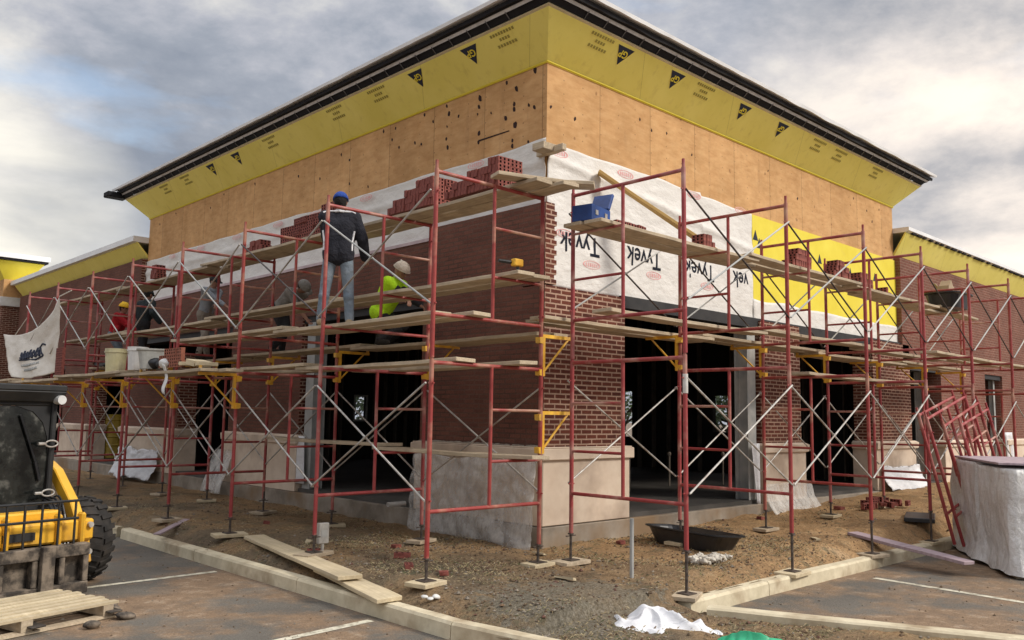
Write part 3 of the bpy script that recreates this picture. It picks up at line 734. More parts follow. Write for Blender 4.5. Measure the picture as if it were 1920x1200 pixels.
# triangles with the sheathing maker's letters on the sloped boards (hanging apex down)
def sof(face, u, d):       # point on the sloped board, 3 mm below it
    z = 6.67 + d * 1.055; off = .006
    return V((u, -d, z - off)) if face == 'R' else V((-d, u, z - off))
def badge(face, u, text=True):
    s = 1 if face == 'R' else -1
    a, b, c = sof(face, u - .18 * s * 1, .44), sof(face, u + .18 * s, .44), sof(face, u + .0 * s, .25)
    mb = MB(); up = V((0, 0, .003)); mb.prism([a, b, c], up)
    o = P(mb, 'printed_triangle', M['ink'])
    if text:
        r_ = V((1, 0, 0)) if face == 'R' else V((0, -1, 0)); upv = (sof(face, u, .4) - sof(face, u, .2)).normalized()
        cpos = sof(face, u, .375) - V((0, 0, .006))
        text_mesh('GP', 'printed_letters', M['yellow2'], o, cpos, -r_, -upv, .15, 1., .003)
for u in (1.22, 2.52, 4.50, 5.80): badge('R', u)
for u in (1.22, 2.52, 8.75, 9.95): badge('L', u)
for face, us in (('R', (.7, 3.3, 7.2, 8.1, 9.8)), ('L', (.5, 3.6, 4.9, 7.3, 11.3, 12.5))):
    for u in us:
        for dd, wid, nn in ((.42, .5, 9), (.36, .22, 4), (.30, .4, 7)):
            mb = MB()
            for q in range(nn):
                a0 = u - wid / 2 + wid * q / nn; mb.add([sof(face, a0, dd), sof(face, a0 + wid / nn * .7, dd), sof(face, a0 + wid / nn * .7, dd + .03), sof(face, a0, dd + .03)], [(0, 1, 2, 3)])
            mb.v = [v - V((0, 0, .001)) for v in mb.v]; P(mb, 'printed_small_text', M['inkgrey'])
# small triangles on the bright panel
for x, z in ((5.42, 5.05), (5.55, 4.92), (7.85, 4.95), (9.2, 4.85), (6.55, 3.98), (10.4, 4.9)):
    mb = MB(); mb.prism([(x - .09, -.034, z - .09), (x + .09, -.034, z - .09), (x, -.034, z + .10)], (0, .003, 0)); P(mb, 'printed_triangle', M['ink'])
# clear film hanging over the stone bases
def filmsheet(fn, name='clear_film_drape', nu=30, nv=24, mat='film', th=.002, nrm=(0, -1, 0)):
    mb = MB(); mb.sheet(fn, nu, nv, th, nrm); return P(mb, name, M[mat], smooth=True)
filmsheet(lambda u, v: (-.26 - .10 * v - .09 * abs(nz(u * 4 + v * 2.5, v * 2 - u * 2, 1, 1.6)), -.15 + 2.6 * u, 1.14 - 1.12 * v + .07 * nz(u * 4, v, 2, 1)), nrm=(-1, 0, 0), nu=50)
filmsheet(lambda u, v: (5.2 + 1.7 * u, -.24 - .06 * abs(nz(u * 4, v, 5, 2)) - .25 * v * v, .62 - .52 * v), nu=20, nv=14)
filmsheet(lambda u, v: (9.95 + 2.0 * u, -.24 - .22 * v * v - .09 * abs(nz(u * 6, v * 2, 5, 2)), .78 - .48 * v + .08 * nz(u * 4, 0, 3, 1)), nu=20, nv=14, mat='sheet')
filmsheet(lambda u, v: (-.26 - .22 * v * v - .12 * abs(nz(u * 6, v * 3, 8, 2)), 12.2 + 2.6 * u, .80 - .68 * v + .10 * nz(u * 5, v, 2, 1)), nu=30, nv=14, mat='sheet', nrm=(-1, 0, 0))
filmsheet(lambda u, v: (-.24 - .3 * v - .06 * abs(nz(u * 3, v, 8, 2)), 8.4 + .9 * u, .95 - .85 * v), nu=16, nv=14, nrm=(-1, 0, 0))
# hanging white film at the door jambs
filmsheet(lambda u, v: (4.9 + .28 * u + .18 * v * (1 - u), -.20 + .02 * math.sin(9 * u), 1.32 - 1.05 * v), nu=8, nv=12, mat='sheet')
filmsheet(lambda u, v: (-.18, 5.85 + .32 * u - .05 * v, 1.3 - .85 * v), nu=8, nv=12, mat='sheet', nrm=(-1, 0, 0))
filmsheet(lambda u, v: (18.0 + .5 * u + .2 * v, -.2 - .04 * math.sin(8 * u), 1.5 - 1.2 * v), nu=8, nv=12, mat='sheet')

# the next tower at the far left
A = thing('far_tower', 'small distant tower with yellow eave boards above the left end of the wing', 'building', (-.4, 26.2, 0))
mb = MB(); mb.box((-.6, 26, 0), (.15, 33, 5.3)); P(mb, 'brick_wall', M['brick'], A)
mb = MB(); mb.box((-.68, 25.92, 5.3), (.22, 33.1, 5.62)); P(mb, 'white_band', M['white_pl'], A)
mb = MB(); mb.box((-.6, 26.0, 5.62), (.15, 33, 6.25)); P(mb, 'plywood_wall', M['plywood'], A)
mb = MB(); c0 = [(-.6, 26.0, 6.25), (.15, 26.0, 6.25), (.55, 25.6, 6.85), (-1.0, 25.6, 6.85)]; mb.prism(c0, (0, .03, .03)); mb.prism([(-.6, 26.0, 6.25), (-.6, 33, 6.25), (-1.0, 33.4, 6.85), (-1.0, 25.6, 6.85)], (.03, 0, .03)); P(mb, 'soffit_board', M['yellow2'], A)
mb = MB(); mb.box((-1.1, 25.5, 6.88), (.65, 33.5, 6.95)); P(mb, 'black_edge', M['black'], A)
mb = MB(); mb.box((-1.15, 25.45, 6.95), (.7, 33.5, 7.12)); P(mb, 'white_roof_membrane', M['white_roof'], A)
mb = MB(); mb.box((-.9, 27.2, 7.12), (-.1, 28.2, 7.32)); P(mb, 'roof_unit', M['black'], A, bevel=.02)
# cream building and trees glimpsed through the wing openings
A2 = thing('cream_building', 'cream building seen through the wall opening at far right', 'building', (55, 16, -.25))
mb = MB(); mb.box((44, 14, -.25), (80, 24, 4.2)); P(mb, 'wall', M['annex'], A2)
mb = MB(); mb.prism([(43.5, 13.5, 4.2), (43.5, 24.5, 4.2), (43.5, 19, 6.4)], (37, 0, 0)); P(mb, 'roof', M['stud'], A2)
def tree(x, y, h, r, label, n=2600):
    t = thing('leafy_tree', label, 'tree', (x, y, AZ))
    mb = MB(); mb.cyl((x, y, AZ), (x, y, h * .55), .16, .08, 9)
    cs = [V((x, y, h * .6))]
    for i in range(9):
        a = random.uniform(0, 6.28); e = V((x + math.cos(a) * r * random.uniform(.3, .8), y + math.sin(a) * r * random.uniform(.3, .8), h * random.uniform(.45, .95)))
        mb.cyl((x, y, h * random.uniform(.25, .5)), e, .05, .015, 6); cs.append(e)
    P(mb, 'trunk', M['bark'], t)
    mb = MB()
    for i in range(n):
        c = random.choice(cs); d = V((random.gauss(0, 1), random.gauss(0, 1), random.gauss(0, .8))) * r * .26; p = c + d
        a = V((random.uniform(-1, 1), random.uniform(-1, 1), random.uniform(-1, 1))).normalized(); b = a.orthogonal().normalized(); s_ = random.uniform(.05, .13)
        mb.add([p - a * s_, p + b * s_ * .6, p + a * s_, p - b * s_ * .6], [(0, 1, 2, 3)])
    P(mb, 'crown', M['leaf'], t)
tree(38.5, 9.0, 4.6, 2.0, 'leafy tree in front of the cream building at far right')
tree(16, 7.2, 3.6, 2.2, 'green tree behind the dark room, seen through its right side window')
tree(16.5, 12, 3.8, 2.4, 'green tree behind the dark room, seen in a sliver beside the corner pier')
tree(8.4, 18, 3.8, 2.4, 'green tree behind the building, seen through its back window')
# ------------------------------------------------------------------ scaffolding
FW, FH = 1.58, 1.98
YL = [-1.2, .92, 3.08, 5.16, 7.3, 9.35, 11.5, 13.6]
XR = [-.88, 1.25, 3.4, 5.45, 7.5, 9.6, 11.7]
def frame_mesh():
    mb = MB()
    for u in (0, FW):
        mb.cyl((u, 0, 0), (u, 0, FH), .0245, n=12); mb.cyl((u, 0, FH), (u, 0, FH + .09), .017, n=8)
        for z in (.56, 1.74): mb.cyl((u, -.045, z), (u, .045, z), .009, n=6)
    mb.cyl((FW * .52, 0, .45), (FW * .52, 0, 1.95), .0205, n=10)
    mb.cyl((0, 0, 1.95), (FW, 0, 1.95), .0215, n=10); mb.cyl((0, 0, .45), (FW, 0, .45), .0205, n=10)
    for z in (.93, 1.48): mb.cyl((FW * .52, 0, z), (FW, 0, z), .0165, n=8)
    return mb
def brace_mesh(bay, mats):
    mb = MB(); a = .045
    def tube(p, q, x):
        mb.cyl((x, p[0], p[1]), (x, q[0], q[1]), .0110, n=8)
    mb.cur = 0; tube((0, .56), (bay, 1.74), -a); mb.cur = 1; tube((0, 1.74), (bay, .56), -a - .026)
    mb.cur = 0; mb.cyl((-a + .01, bay / 2, 1.15), (-a - .04, bay / 2, 1.15), .012, n=6)
    return mb
def jack_mesh(h):
    mb = MB(); mb.cyl((0, 0, -h), (0, 0, .12), .016, n=10); mb.cyl((0, 0, -.015), (0, 0, .0), .036, n=10); mb.cyl((-.08, 0, -.03), (.08, 0, -.03), .008, n=6)
    mb.box((-.075, -.075, -h), (.075, .075, -h + .009)); return mb
def bracket_mesh():
    mb = MB(); mb.box((.022, -.018, -.44), (.062, .018, .0)); mb.box((.022, -.016, -.0), (.56, .016, .04))
    mb.cyl((.045, 0, -.40), (.46, 0, .0), .013, n=8); mb.box((.52, -.018, .04), (.55, .018, .13))
    for z in (-.03, -.40): mb.prism([(-.045, -.04, z - .035), (.03, -.03, z - .045), (.03, -.03, z + .04), (-.05, -.04, z + .03)], (0, .075, 0))
    return mb
FR = frame_mesh()
protos = {}
def place(key, mk, name, mats, parent, loc, rz):
    if key not in protos:
        o = mk().build(name, mats, None); protos[key] = o
    else:
        o = protos[key].copy(); COL.objects.link(o)
    o.name = name; o.parent = parent; o.location = V(loc) - org(parent); o.rotation_euler = (0, 0, rz); return o
SL = thing('scaffold', 'red two-lift scaffold with cross braces standing along the shaded left face of the building', 'scaffold', (-2.87, -1.2, 0))
SR = thing('scaffold', 'red two-lift scaffold with cross braces standing along the brighter right face of the building', 'scaffold', (-.88, -2.9, 0))
jit = random.Random(3)
SP = {}
def run(face, U, par, zb, c0):
    for i, u in enumerate(U):
        for lift in (0, 1):
            z = zb + lift * (FH + .02); loc = (c0, u, z) if face == 'L' else (u, c0, z)
            f = place('frame', lambda: FR, 'frame', M['steel_red'], par, loc, 0 if face == 'L' else R(90))
            f.rotation_euler.z += R(jit.uniform(-.8, .8)); f.rotation_euler.y = R(jit.uniform(-.25, .25))
            if i + 1 < len(U):
                bay = round(U[i + 1] - u, 2)
                for q in (0, FW):
                    loc = (c0 + q + (0 if q == 0 else .07), u, z) if face == 'L' else (u, c0 + q + (-.09 if q == 0 else 0), z)
                    if face == 'L' and lift == 1 and q: continue
                    mats = [M['galv'], M['galv']] if lift == 0 or face == 'L' else [M['bracegrey'], M['galv_dark']]
                    if face == 'L' and lift == 1: mats = [M['galv_dark'] if i in (1,) else M['bracegrey'], M['galv']]
                    k_ = ('brace', bay, tuple(m.name for m in mats), face)
                    place(k_, lambda: brace_mesh(bay if face == 'L' else bay, mats), 'cross_brace', mats, par, loc, 0 if face == 'L' else R(-90) )
        for q in (0, FW):
            x, y = (c0 + q, u) if face == 'L' else (u, c0 + q)
            g = soil_z(x, y) + .05; h = round(max(.06, zb - g), 2)
            place(('jack', h), lambda: jack_mesh(h), 'screw_jack', M['jack'], par, (x, y, zb), 0)
            SP[(face, i, q > 0)] = (x, y, zb - h)
run('L', YL, SL, .30, -2.87)
run('R', XR, SR, .40, -2.9)
# side brackets
for i, y in enumerate(YL):
    place('bracket', bracket_mesh, 'side_bracket', M['steel_yel'], SL, (-1.29, y, 2.62), 0)
    if i >= 2: place('bracket', bracket_mesh, 'side_bracket', M['steel_yel'], SL, (-2.87, y, 2.20), math.pi)
place('bracket', bracket_mesh, 'side_bracket', M['steel_yel'], SL, (-1.29, -1.2, 1.74), 0)
for x in XR[1:]: place('bracket', bracket_mesh, 'side_bracket', M['steel_yel'], SR, (x, -1.32, 2.80), R(90))
mb = MB(); mb.cyl((-.88, -2.9, 1.98), (-.88, -2.9, 2.18), .0275, n=12); mb.build('white_tape_band', M['white_pl'], SR)

# wood pads under the feet
ordn = ['corner', 'second', 'third', 'fourth', 'fifth', 'sixth', 'seventh', 'eighth']
for (face, i, inner), (x, y, z) in SP.items():
    if (face == 'L' and i > 5) or (face == 'R' and i > 4): continue
    a = jit.uniform(-.5, .5); l_, w_ = jit.uniform(.15, .24), jit.uniform(.11, .14); m = Matrix.Rotation(a, 4, 'Z')
    mb = MB(); mb.box((-l_, -w_, -.045), (l_, w_, -.002), m)
    rowname = 'inner' if inner else 'outer'; side = 'left' if face == 'L' else 'right'
    o = mb.build('wood_pad', M['palewood' if (face == 'L') == (i % 2 == 0) else 'plank'], bevel=.004); o.location = (x, y, z)
    tag(o, f'flat wood pad on the soil under the {ordn[i]} {rowname} post of the {side} scaffold' if i else f'flat wood pad on the soil under the {rowname} post nearest the building corner, {side} scaffold', 'wood pad', 'wood pads under the scaffold feet')

# planks
def plank(a, b, w, label, mat='plank', th=.042, sag=.012, grp='planks laid on the scaffolds', name='scaffold_plank'):
    """a board from a to b (centre of the underside at each end)"""
    a, b = V(a), V(b); L = (b - a).length; n = max(4, int(L / .3)); mb = MB(); sd = jit.uniform(0, 50)
    d = (b - a).normalized(); s_ = V((-d.y, d.x, 0)).normalized(); up = s_.cross(d) * -1
    if up.z < 0: up = -up
    vs = []
    for i in range(n + 1):
        t = i / n; wv = .006 * nz(sd, t * L, 0, 2.) ; e = w / 2 + .005 * nz(sd + 9, t * L, 0, 4.)
        z = -sag * 4 * t * (1 - t) + wv; tw = .008 * nz(sd + 3, t * L, 0, 1.)
        for sx, h in ((-1, 0), (1, 0), (1, 1), (-1, 1)):
            vs.append(V((t * L, sx * e, z + h * th + sx * tw)))
    fs = [(i * 4 + k, i * 4 + (k + 1) % 4, (i + 1) * 4 + (k + 1) % 4, (i + 1) * 4 + k) for i in range(n) for k in range(4)]
    fs += [(3, 2, 1, 0), tuple(n * 4 + k for k in range(4))]
    # local frame: board along Y so the wood grain runs with it
    mb.add([V((v.y, v.x, v.z)) for v in vs], fs)
    o = mb.build(name, M[mat], bevel=.004)
    o.matrix_world = Matrix.Translation(a) @ Matrix((-s_, d, up)).transposed().to_4x4() if (-s_).cross(d).dot(up) > 0 else Matrix.Translation(a) @ Matrix((s_, d, up)).transposed().to_4x4()
    return tag(o, label, 'plank', grp)
def row(face, u0, u1, c, z, w, desc, seglen=3.2, **k):
    """a run of end-lapped boards; desc tells which level"""
    n = max(1, round((u1 - u0) / seglen)); st = (u1 - u0) / n
    for i in range(n):
        a = u0 + st * i - (.16 if i else 0); b = u0 + st * (i + 1) + .1; lift = .0 if i % 2 == 0 else .046
        cj = c + jit.uniform(-.025, .025); ck = c + jit.uniform(-.025, .025)
        pa, pb = ((cj, a), (ck, b)) if face == 'L' else ((a, cj), (b, ck))
        which = 'nearest the corner' if i == 0 else ('farthest from the corner' if i == n - 1 and n > 1 else f'{ordn[i]} from the corner')
        plank((*pa, z + lift), (*pb, z + lift), w, f'board {desc}, {which}' if n > 1 else f'weathered board {desc}', **k)
row('L', -1.62, 15.4, -1.66, 4.285, .25, 'on the top bars of the left scaffold, outer strip', 4.2)
row('L', -1.75, 15.0, -1.38, 4.285, .26, 'on the top bars of the left scaffold, wall strip', 4.2)
row('L', -1.5, 14.0, -1.84, 3.25, .26, 'crossing before the workers, left scaffold, outer strip', 4.4)
row('L', -1.45, 14.0, -1.52, 3.25, .26, 'crossing before the workers, left scaffold, wall strip', 4.4)
row('L', -1.34, 5.7, -2.30, 2.765, .25, 'under the standing man, inner strip', 3.6)
row('L', -1.05, 5.6, -2.62, 2.765, .25, 'under the standing man, outer strip', 3.6)
row('L', -1.05, 14.3, -1.10, 2.665, .25, 'on yellow brackets beside the left wall, outer strip', 4.2)
row('L', -1.1, 14.3, -.83, 2.665, .25, 'on yellow brackets beside the left wall, wall strip', 4.2)
row('L', -1.5, 4.9, -1.75, 2.275, .27, 'on the lower frames of the left scaffold, inner strip', 3.4)
row('L', -1.25, 5.2, -2.45, 2.275, .27, 'on the lower frames of the left scaffold, outer strip', 3.4)
row('L', 2.7, 15.6, -3.10, 2.245, .25, 'on outward brackets holding buckets and bricks, inner strip', 3.3)
row('L', 2.9, 15.2, -3.37, 2.245, .24, 'on outward brackets holding buckets and bricks, outer strip', 3.3)
row('L', -1.55, 4.2, -1.6, 1.255, .27, 'at low level in front of the dark left doorway', 3.0)
row('R', -1.15, 9.9, -1.53, 3.90, .26, 'on the high rungs of the right scaffold, wall strip', 3.7)
row('R', -1.12, 8.7, -1.83, 3.90, .26, 'on the high rungs of the right scaffold, outer strip', 3.3)
row('R', -.95, 12.2, -1.83, 2.90, .27, 'at mid height of the right scaffold, outer strip', 3.5)
row('R', -1.25, 12.4, -1.08, 2.845, .25, 'on yellow brackets beside the right wall, outer strip', 3.4)
row('R', -1.0, 12.4, -.78, 2.845, .25, 'on yellow brackets beside the right wall, wall strip', 3.4)
row('R', 3.2, 7.0, -2.0, 2.375, .28, 'at the top of the lower frames, right scaffold', 4)
row('R', 6.9, 12.5, -2.4, 2.90, .28, 'at mid height beyond the leaning frames, right scaffold', 5.5)
plank((-1.0, -1.75, 4.345), (-1.55, -1.05, 4.40), .25, 'short crooked board on top of the left scaffold, jutting past the corner', sag=0)
plank((-2.1, -1.25, 4.34), (-1.15, -1.58, 4.345), .22, 'short cross board at the corner end of the top level of the left scaffold', sag=0)
plank((2.2, -1.28, 4.10), (.99, -.085, 5.26), .17, 'yellow new timber leaning against the white house wrap', 'newwood', .045, 0, name='leaning_timber')
plank((-1.3, -1.5, 1.31), (-.1, -1.6, 1.31), .2, 'x') if 0 else None

# ------------------------------------------------------------------ bricks
def brick_mesh():
    """cored brick standing on edge: length x, cored face on -y/+y, height z; origin at its base"""
    L, T_, H = .194, .057, .09; mb = MB(); mb.cur = 0
    hs = [(-.062, .024), (0, .024), (.062, .024), (-.062, .066), (0, .066), (.062, .066)]; r = .0135
    # front face as a plate with recessed cores
    xs_ = [-L / 2]; 
    for hx in (-.062, 0, .062): xs_ += [hx - r, hx + r]
    xs_.append(L / 2); zs_ = [0, .024 - r, .024 + r, .066 - r, .066 + r, H]
    for sy in (-1, 1):
        y = sy * T_ / 2; yi = sy * (T_ / 2 - .02)
        for i in range(len(xs_) - 1):
            for j in range(len(zs_) - 1):
                a, b, c, d = xs_[i], xs_[i + 1], zs_[j], zs_[j + 1]; hole = i % 2 == 1 and j % 2 == 1
                mb.cur = 1 if hole else 0; yy = yi if hole else y
                mb.add([(a, yy, c), (b, yy, c), (b, yy, d), (a, yy, d)], [(0, 1, 2, 3)])
                if hole:
                    for p, q in (((a, c), (b, c)), ((b, c), (b, d)), ((b, d), (a, d)), ((a, d), (a, c))):
                        mb.add([(p[0], y, p[1]), (q[0], y, q[1]), (q[0], yi, q[1]), (p[0], yi, p[1])], [(0, 1, 2, 3)])
    mb.cur = 0; t = T_ / 2
    mb.add([(-L / 2, -t, 0), (L / 2, -t, 0), (L / 2, t, 0), (-L / 2, t, 0), (-L / 2, -t, H), (L / 2, -t, H), (L / 2, t, H), (-L / 2, t, H)], [(0, 3, 2, 1), (4, 5, 6, 7), (0, 4, 7, 3), (1, 2, 6, 5)])
    return mb
BRK = brick_mesh().build('brick', [M['brick_unit'], M['core']]); BRK.location = (0, 0, -50)
nbr = 0
def brick(loc, rz, label, group, flat=False, mat=None):
    global nbr
    o = BRK.copy() ; COL.objects.link(o); o.name = 'brick'; o.location = loc; o.rotation_euler = (R(90) if flat else 0, 0, rz)
    if mat:
        if mat not in protos:
            me = BRK.data.copy(); me.materials[0] = M[mat]; protos[mat] = me
        o.data = protos[mat]
    nbr += 1
    return tag(o, label, 'brick', group)
def stack(x, y, z, dirv, prof, cols, label, group, rows_side=None):
    """slices of bricks on edge along dirv (unit 2d); prof = rows per slice; first slices are full width"""
    rz = math.atan2(dirv[1], dirv[0]) - math.pi / 2
    sx, sy = math.cos(rz), math.sin(rz)
    for s_, rows in enumerate(prof):
        nc = cols if s_ < 1 else 1
        for c in range(nc):
            for r_ in range(rows):
                j1, j2 = jit.uniform(-.007, .007), jit.uniform(-.012, .012)
                brick((x + dirv[0] * s_ * .061 + sx * (c * .2 + j2), y + dirv[1] * s_ * .061 + sy * (c * .2 + j2) + j1, z + r_ * .0915), rz + jit.uniform(-.04, .04), label, group)
zA = 4.385
stack(-1.62, -.86, zA, (0, 1), [4, 4, 4, 3, 3, 3, 3, 3, 3, 2, 2, 2, 2, 2, 1, 1], 2, 'red cored brick in the tallest stack on the top boards, nearest the building corner', 'brick stack nearest the corner')
stack(-1.60, .38, zA, (0, 1), [4, 4, 4, 4, 4, 4, 3, 3, 3, 3, 2, 2, 2, 2, 1, 1], 2, 'cored brick in the long stepped stack on the top boards beside the standing man', 'stepped brick stack right of the standing man')
for i, rows in enumerate((4, 5, 5, 4, 4, 4, 4, 3, 3)):
    for r_ in range(rows): brick((-1.62 + jit.uniform(-.012, .012), 2.62 + .202 * i, zA + r_ * .0915), R(90) + jit.uniform(-.05, .05), "red brick in the stack on the top boards behind the standing man's shoulders", 'brick stack behind the standing man')
stack(-1.60, 4.9, zA, (0, 1), [1, 2, 2, 2, 2, 2, 2, 1, 1], 1, 'red brick in the low stack on the top boards left of the standing man', 'low brick stack left of the standing man')
stack(-1.60, 9.3, zA, (0, 1), [2, 3, 3, 3, 2], 1, 'red brick in the small stack at the far left end of the top boards', 'small brick stack at far left')
zR = 3.995
for i in range(3): brick((-.35 + .2 * i, -1.60, zR), .1 * i, 'brick lying on the high board beside the blue tool box', 'bricks beside the blue tool box')
stack(1.30, -1.62, zR, (1, 0), [2, 2, 2, 1], 1, 'brick at the foot of the leaning yellow timber', 'bricks at the foot of the leaning timber')
stack(3.72, -1.60, zR, (1, 0), [2, 3, 4, 4, 4, 4, 4, 3, 3], 1, 'brick in the large stack before the left part of the bright yellow panel', 'large brick stack before the yellow panel')
stack(5.05, -1.60, zR, (1, 0), [2, 3, 4, 4, 4, 4, 3, 3, 3], 1, 'brick in the squarish stack in the middle of the bright yellow panel', 'middle brick stack before the yellow panel')
stack(6.05, -1.60, zR, (1, 0), [3, 3, 2, 3, 2, 2, 2], 1, 'brick in the stepped stack before the right part of the bright yellow panel', 'right brick stack before the yellow panel')
stack(7.0, -1.60, zR - .05, (1, 0), [1, 2, 1, 1], 1, 'brick in the lowest heap at the right edge of the bright yellow panel', 'lowest bricks at the right of the yellow panel')
# bricks on the outward planks at left
zG = 2.34
for i in range(4):
    for r_ in range(3 if i < 3 else 2):
        brick((-3.3, 4.0 + .2 * i, zG + r_ * .0915), R(90) + jit.uniform(-.1, .1), 'orange-red brick in the small pile on the outward boards beside the buckets', 'orange-red bricks beside the buckets', mat='brick_light')
for i in range(2):
    for r_ in range(6):
        brick((-3.2, 9.75 + .2 * (i % 3), zG + r_ * .0915), R(90), 'brown-red brick in the tall stack beside the canvas banner', 'tall brick stack beside the banner') if i < 3 else None
# rubble bricks on the soil
for i in range(20):
    a, b = jit.gauss(0, 1), jit.gauss(0, 1); x, y = 7.3 + .40 * a, -1.35 + .22 * b
    o = brick((x, y, soil_z(x, y) + .04 + .07 * max(0, 1 - (a * a + b * b))), jit.uniform(0, 3), 'dark brick in the jumbled heap on the ground before the second right pier', 'brick heap on the ground', flat=jit.random() < .5)
for x, y, l in ((-2.78, 1.02, 'dark brick on the soil at the foot of the grey electric box'), (-2.2, .1, 'broken brick lying on the brown soil left of the stone corner'), (-2.5, -.35, 'brick lying just beyond the leaning end of the pale boards')):
    brick((x, y, soil_z(x, y) + .03), jit.uniform(0, 3), l, None, flat=True)
bpy.data.objects.remove(BRK)
# ------------------------------------------------------------------ people
def capsule(mb, p, q, r, r2):
    p, q = V(p), V(q); mb.ball(p, r, nu=14, nv=10); mb.ball(q, r2, nu=14, nv=10)
    if (q - p).length > 1e-4: mb.cyl(p, q, r, r2, 14)
def fuse(mb, name, mat, parent, vox):
    """weld overlapping limbs into one continuous skin"""
    o = mb.build(name, mat, parent)
    m = o.modifiers.new('r', 'REMESH'); m.mode = 'VOXEL'; m.voxel_size = vox; m.use_smooth_shade = True
    s_ = o.modifiers.new('s', 'SMOOTH'); s_.iterations = 5; s_.factor = .6
    bpy.context.view_layer.update()
    me = bpy.data.meshes.new_from_object(o.evaluated_get(bpy.context.evaluated_depsgraph_get()))
    o.modifiers.clear(); o.data = me
    for p in me.polygons: p.use_smooth = True
    return o
def ik(a, c, l1, l2, pole):
    a, c, pole = V(a), V(c), V(pole); d = c - a; L = min(d.length, (l1 + l2) * .998); dn = d.normalized()
    x = (l1 * l1 - l2 * l2 + L * L) / (2 * L); h = math.sqrt(max(0, l1 * l1 - x * x))
    pp = (pole - dn * pole.dot(dn)).normalized(); return a + dn * x + pp * h, a + dn * L
def person(label, pel, face, lean, feet, hands, fit, headdir=None, sc=1., side=0.):
    """pel = pelvis point, face = unit facing dir, lean = torso lean forward (rad), feet/hands = world targets (left, right)"""
    pel = V(pel); f = V((*face, 0)).normalized(); r = V((f.y, -f.x, 0)); up = V((0, 0, 1))
    ax = (up * math.cos(lean) + f * math.sin(lean) + r * math.sin(side)).normalized(); ch = r; fr = ch.cross(ax) * -1
    if fr.dot(f) < 0 and lean < 1.2: fr = -fr
    waist = pel + ax * .14 * sc; chest = pel + ax * .34 * sc; neck = pel + ax * .52 * sc
    hd = V(headdir).normalized() if headdir else (ax + up * .6).normalized()
    skull = neck + hd * .17 * sc
    hf = (f - hd * f.dot(hd)).normalized()
    T = thing('person', label, 'person', (pel.x, pel.y, min(feet[0][2], feet[1][2])))
    J = {}
    for s_, k in ((-1, 0), (1, 1)):
        hip = pel + r * s_ * .095 * sc - ax * .02; ft = V(feet[k]) + up * .09 * sc
        knee, ank = ik(hip, ft, .43 * sc, .41 * sc, f + r * s_ * .25)
        sh = neck + r * s_ * .185 * sc - ax * .05 * sc; el, wr = ik(sh, V(hands[k]), .29 * sc, .26 * sc, -f * .8 - up * .4 + r * s_ * .5)
        J[k] = (hip, knee, ank, sh, el, wr)
    def legs(mb, g, cut=0):
        for k in (0, 1):
            hip, knee, ank, *_ = J[k]; capsule(mb, hip, knee, .082 * sc + g, .056 * sc + g); capsule(mb, knee, ank, .056 * sc + g, .040 * sc + g * 1.3)
            cf = knee.lerp(ank, .3) - f * .012; mb.ball(cf, .058 * sc + g)
        capsule(mb, pel + r * .07 * sc, pel - r * .07 * sc, .105 * sc + g, .105 * sc + g); capsule(mb, pel, waist, .11 * sc + g, .105 * sc + g)
    def torso(mb, g):
        capsule(mb, waist + r * .05 * sc, waist - r * .05 * sc, .10 * sc + g, .10 * sc + g)
        for s_ in (-1, 1): capsule(mb, waist + r * s_ * .05 * sc, chest + r * s_ * .075 * sc, .10 * sc + g, .11 * sc + g)
        capsule(mb, chest + r * .075 * sc, chest - r * .075 * sc, .11 * sc + g, .11 * sc + g)
        for k in (0, 1): capsule(mb, chest + r * (k * 2 - 1) * .06 * sc, J[k][3], .10 * sc + g, .062 * sc + g)
        capsule(mb, J[0][3], J[1][3], .06 * sc + g, .06 * sc + g); capsule(mb, chest, neck - ax * .03, .10 * sc + g, .065 * sc + g)
    def arms(mb, g, t=1.):
        for k in (0, 1):
            *_, sh, el, wr = J[k]; e2 = el.lerp(wr, max(0, t * 2 - 1)) if t < 1 else wr
            capsule(mb, sh, sh.lerp(el, min(1, t * 2)), .056 * sc + g, .043 * sc + g)
            if t > .5: capsule(mb, el, e2, .043 * sc + g, .031 * sc + g)
    body = MB(); legs(body, 0); torso(body, 0); arms(body, 0); capsule(body, neck - ax * .04, neck + hd * .10, .055 * sc, .052 * sc)
    # head
    hm = Matrix((hf.cross(hd) * -1, hf, hd)).transposed()
    body.ball(skull, .098 * sc, .80, 1.0, 1.12, 18, 12, hm); body.ball(skull + hf * .03 * sc - hd * .06 * sc, .062 * sc, .85, 1., 1., 14, 10, hm)
    body.ball(skull + hf * .100 * sc - hd * .022 * sc, .017 * sc, .8, 1., 1.4, 8, 6, hm)
    sidev = hf.cross(hd)
    for s_ in (-1, 1): body.ball(skull + sidev * s_ * .080 * sc - hd * .01, .026 * sc, .4, .8, 1.2, 8, 6, hm)
    # hands: palm, four unequal fingers, thumb from the side of the palm
    for k in (0, 1):
        *_, el, wr = J[k]; dn = (wr - el).normalized(); s_ = k * 2 - 1
        ac = (r - dn * r.dot(dn)).normalized(); nn = dn.cross(ac).normalized(); nn = nn if nn.dot(f - up) > 0 else -nn
        pc = wr + dn * .045; body.ball(pc, .042, .95, .5, 1.15, 10, 8, Matrix((ac, nn, dn)).transposed())
        for j, (o_, l_) in enumerate(((-.030, .058), (-.010, .070), (.010, .074), (.029, .066))):
            b0 = wr + dn * .082 + ac * o_; b1 = b0 + (dn * .85 + nn * .35) * l_ * .5; b2 = b1 + (dn * .5 + nn * .85) * l_ * .5
            capsule(body, b0, b1, .0095, .009); capsule(body, b1, b2, .009, .008)
        t0 = wr + dn * .03 - ac * s_ * .035; t1 = t0 - ac * s_ * .02 + dn * .03 + nn * .01; capsule(body, t0, t1, .011, .010); capsule(body, t1, t1 + dn * .025 + nn * .012, .010, .009)
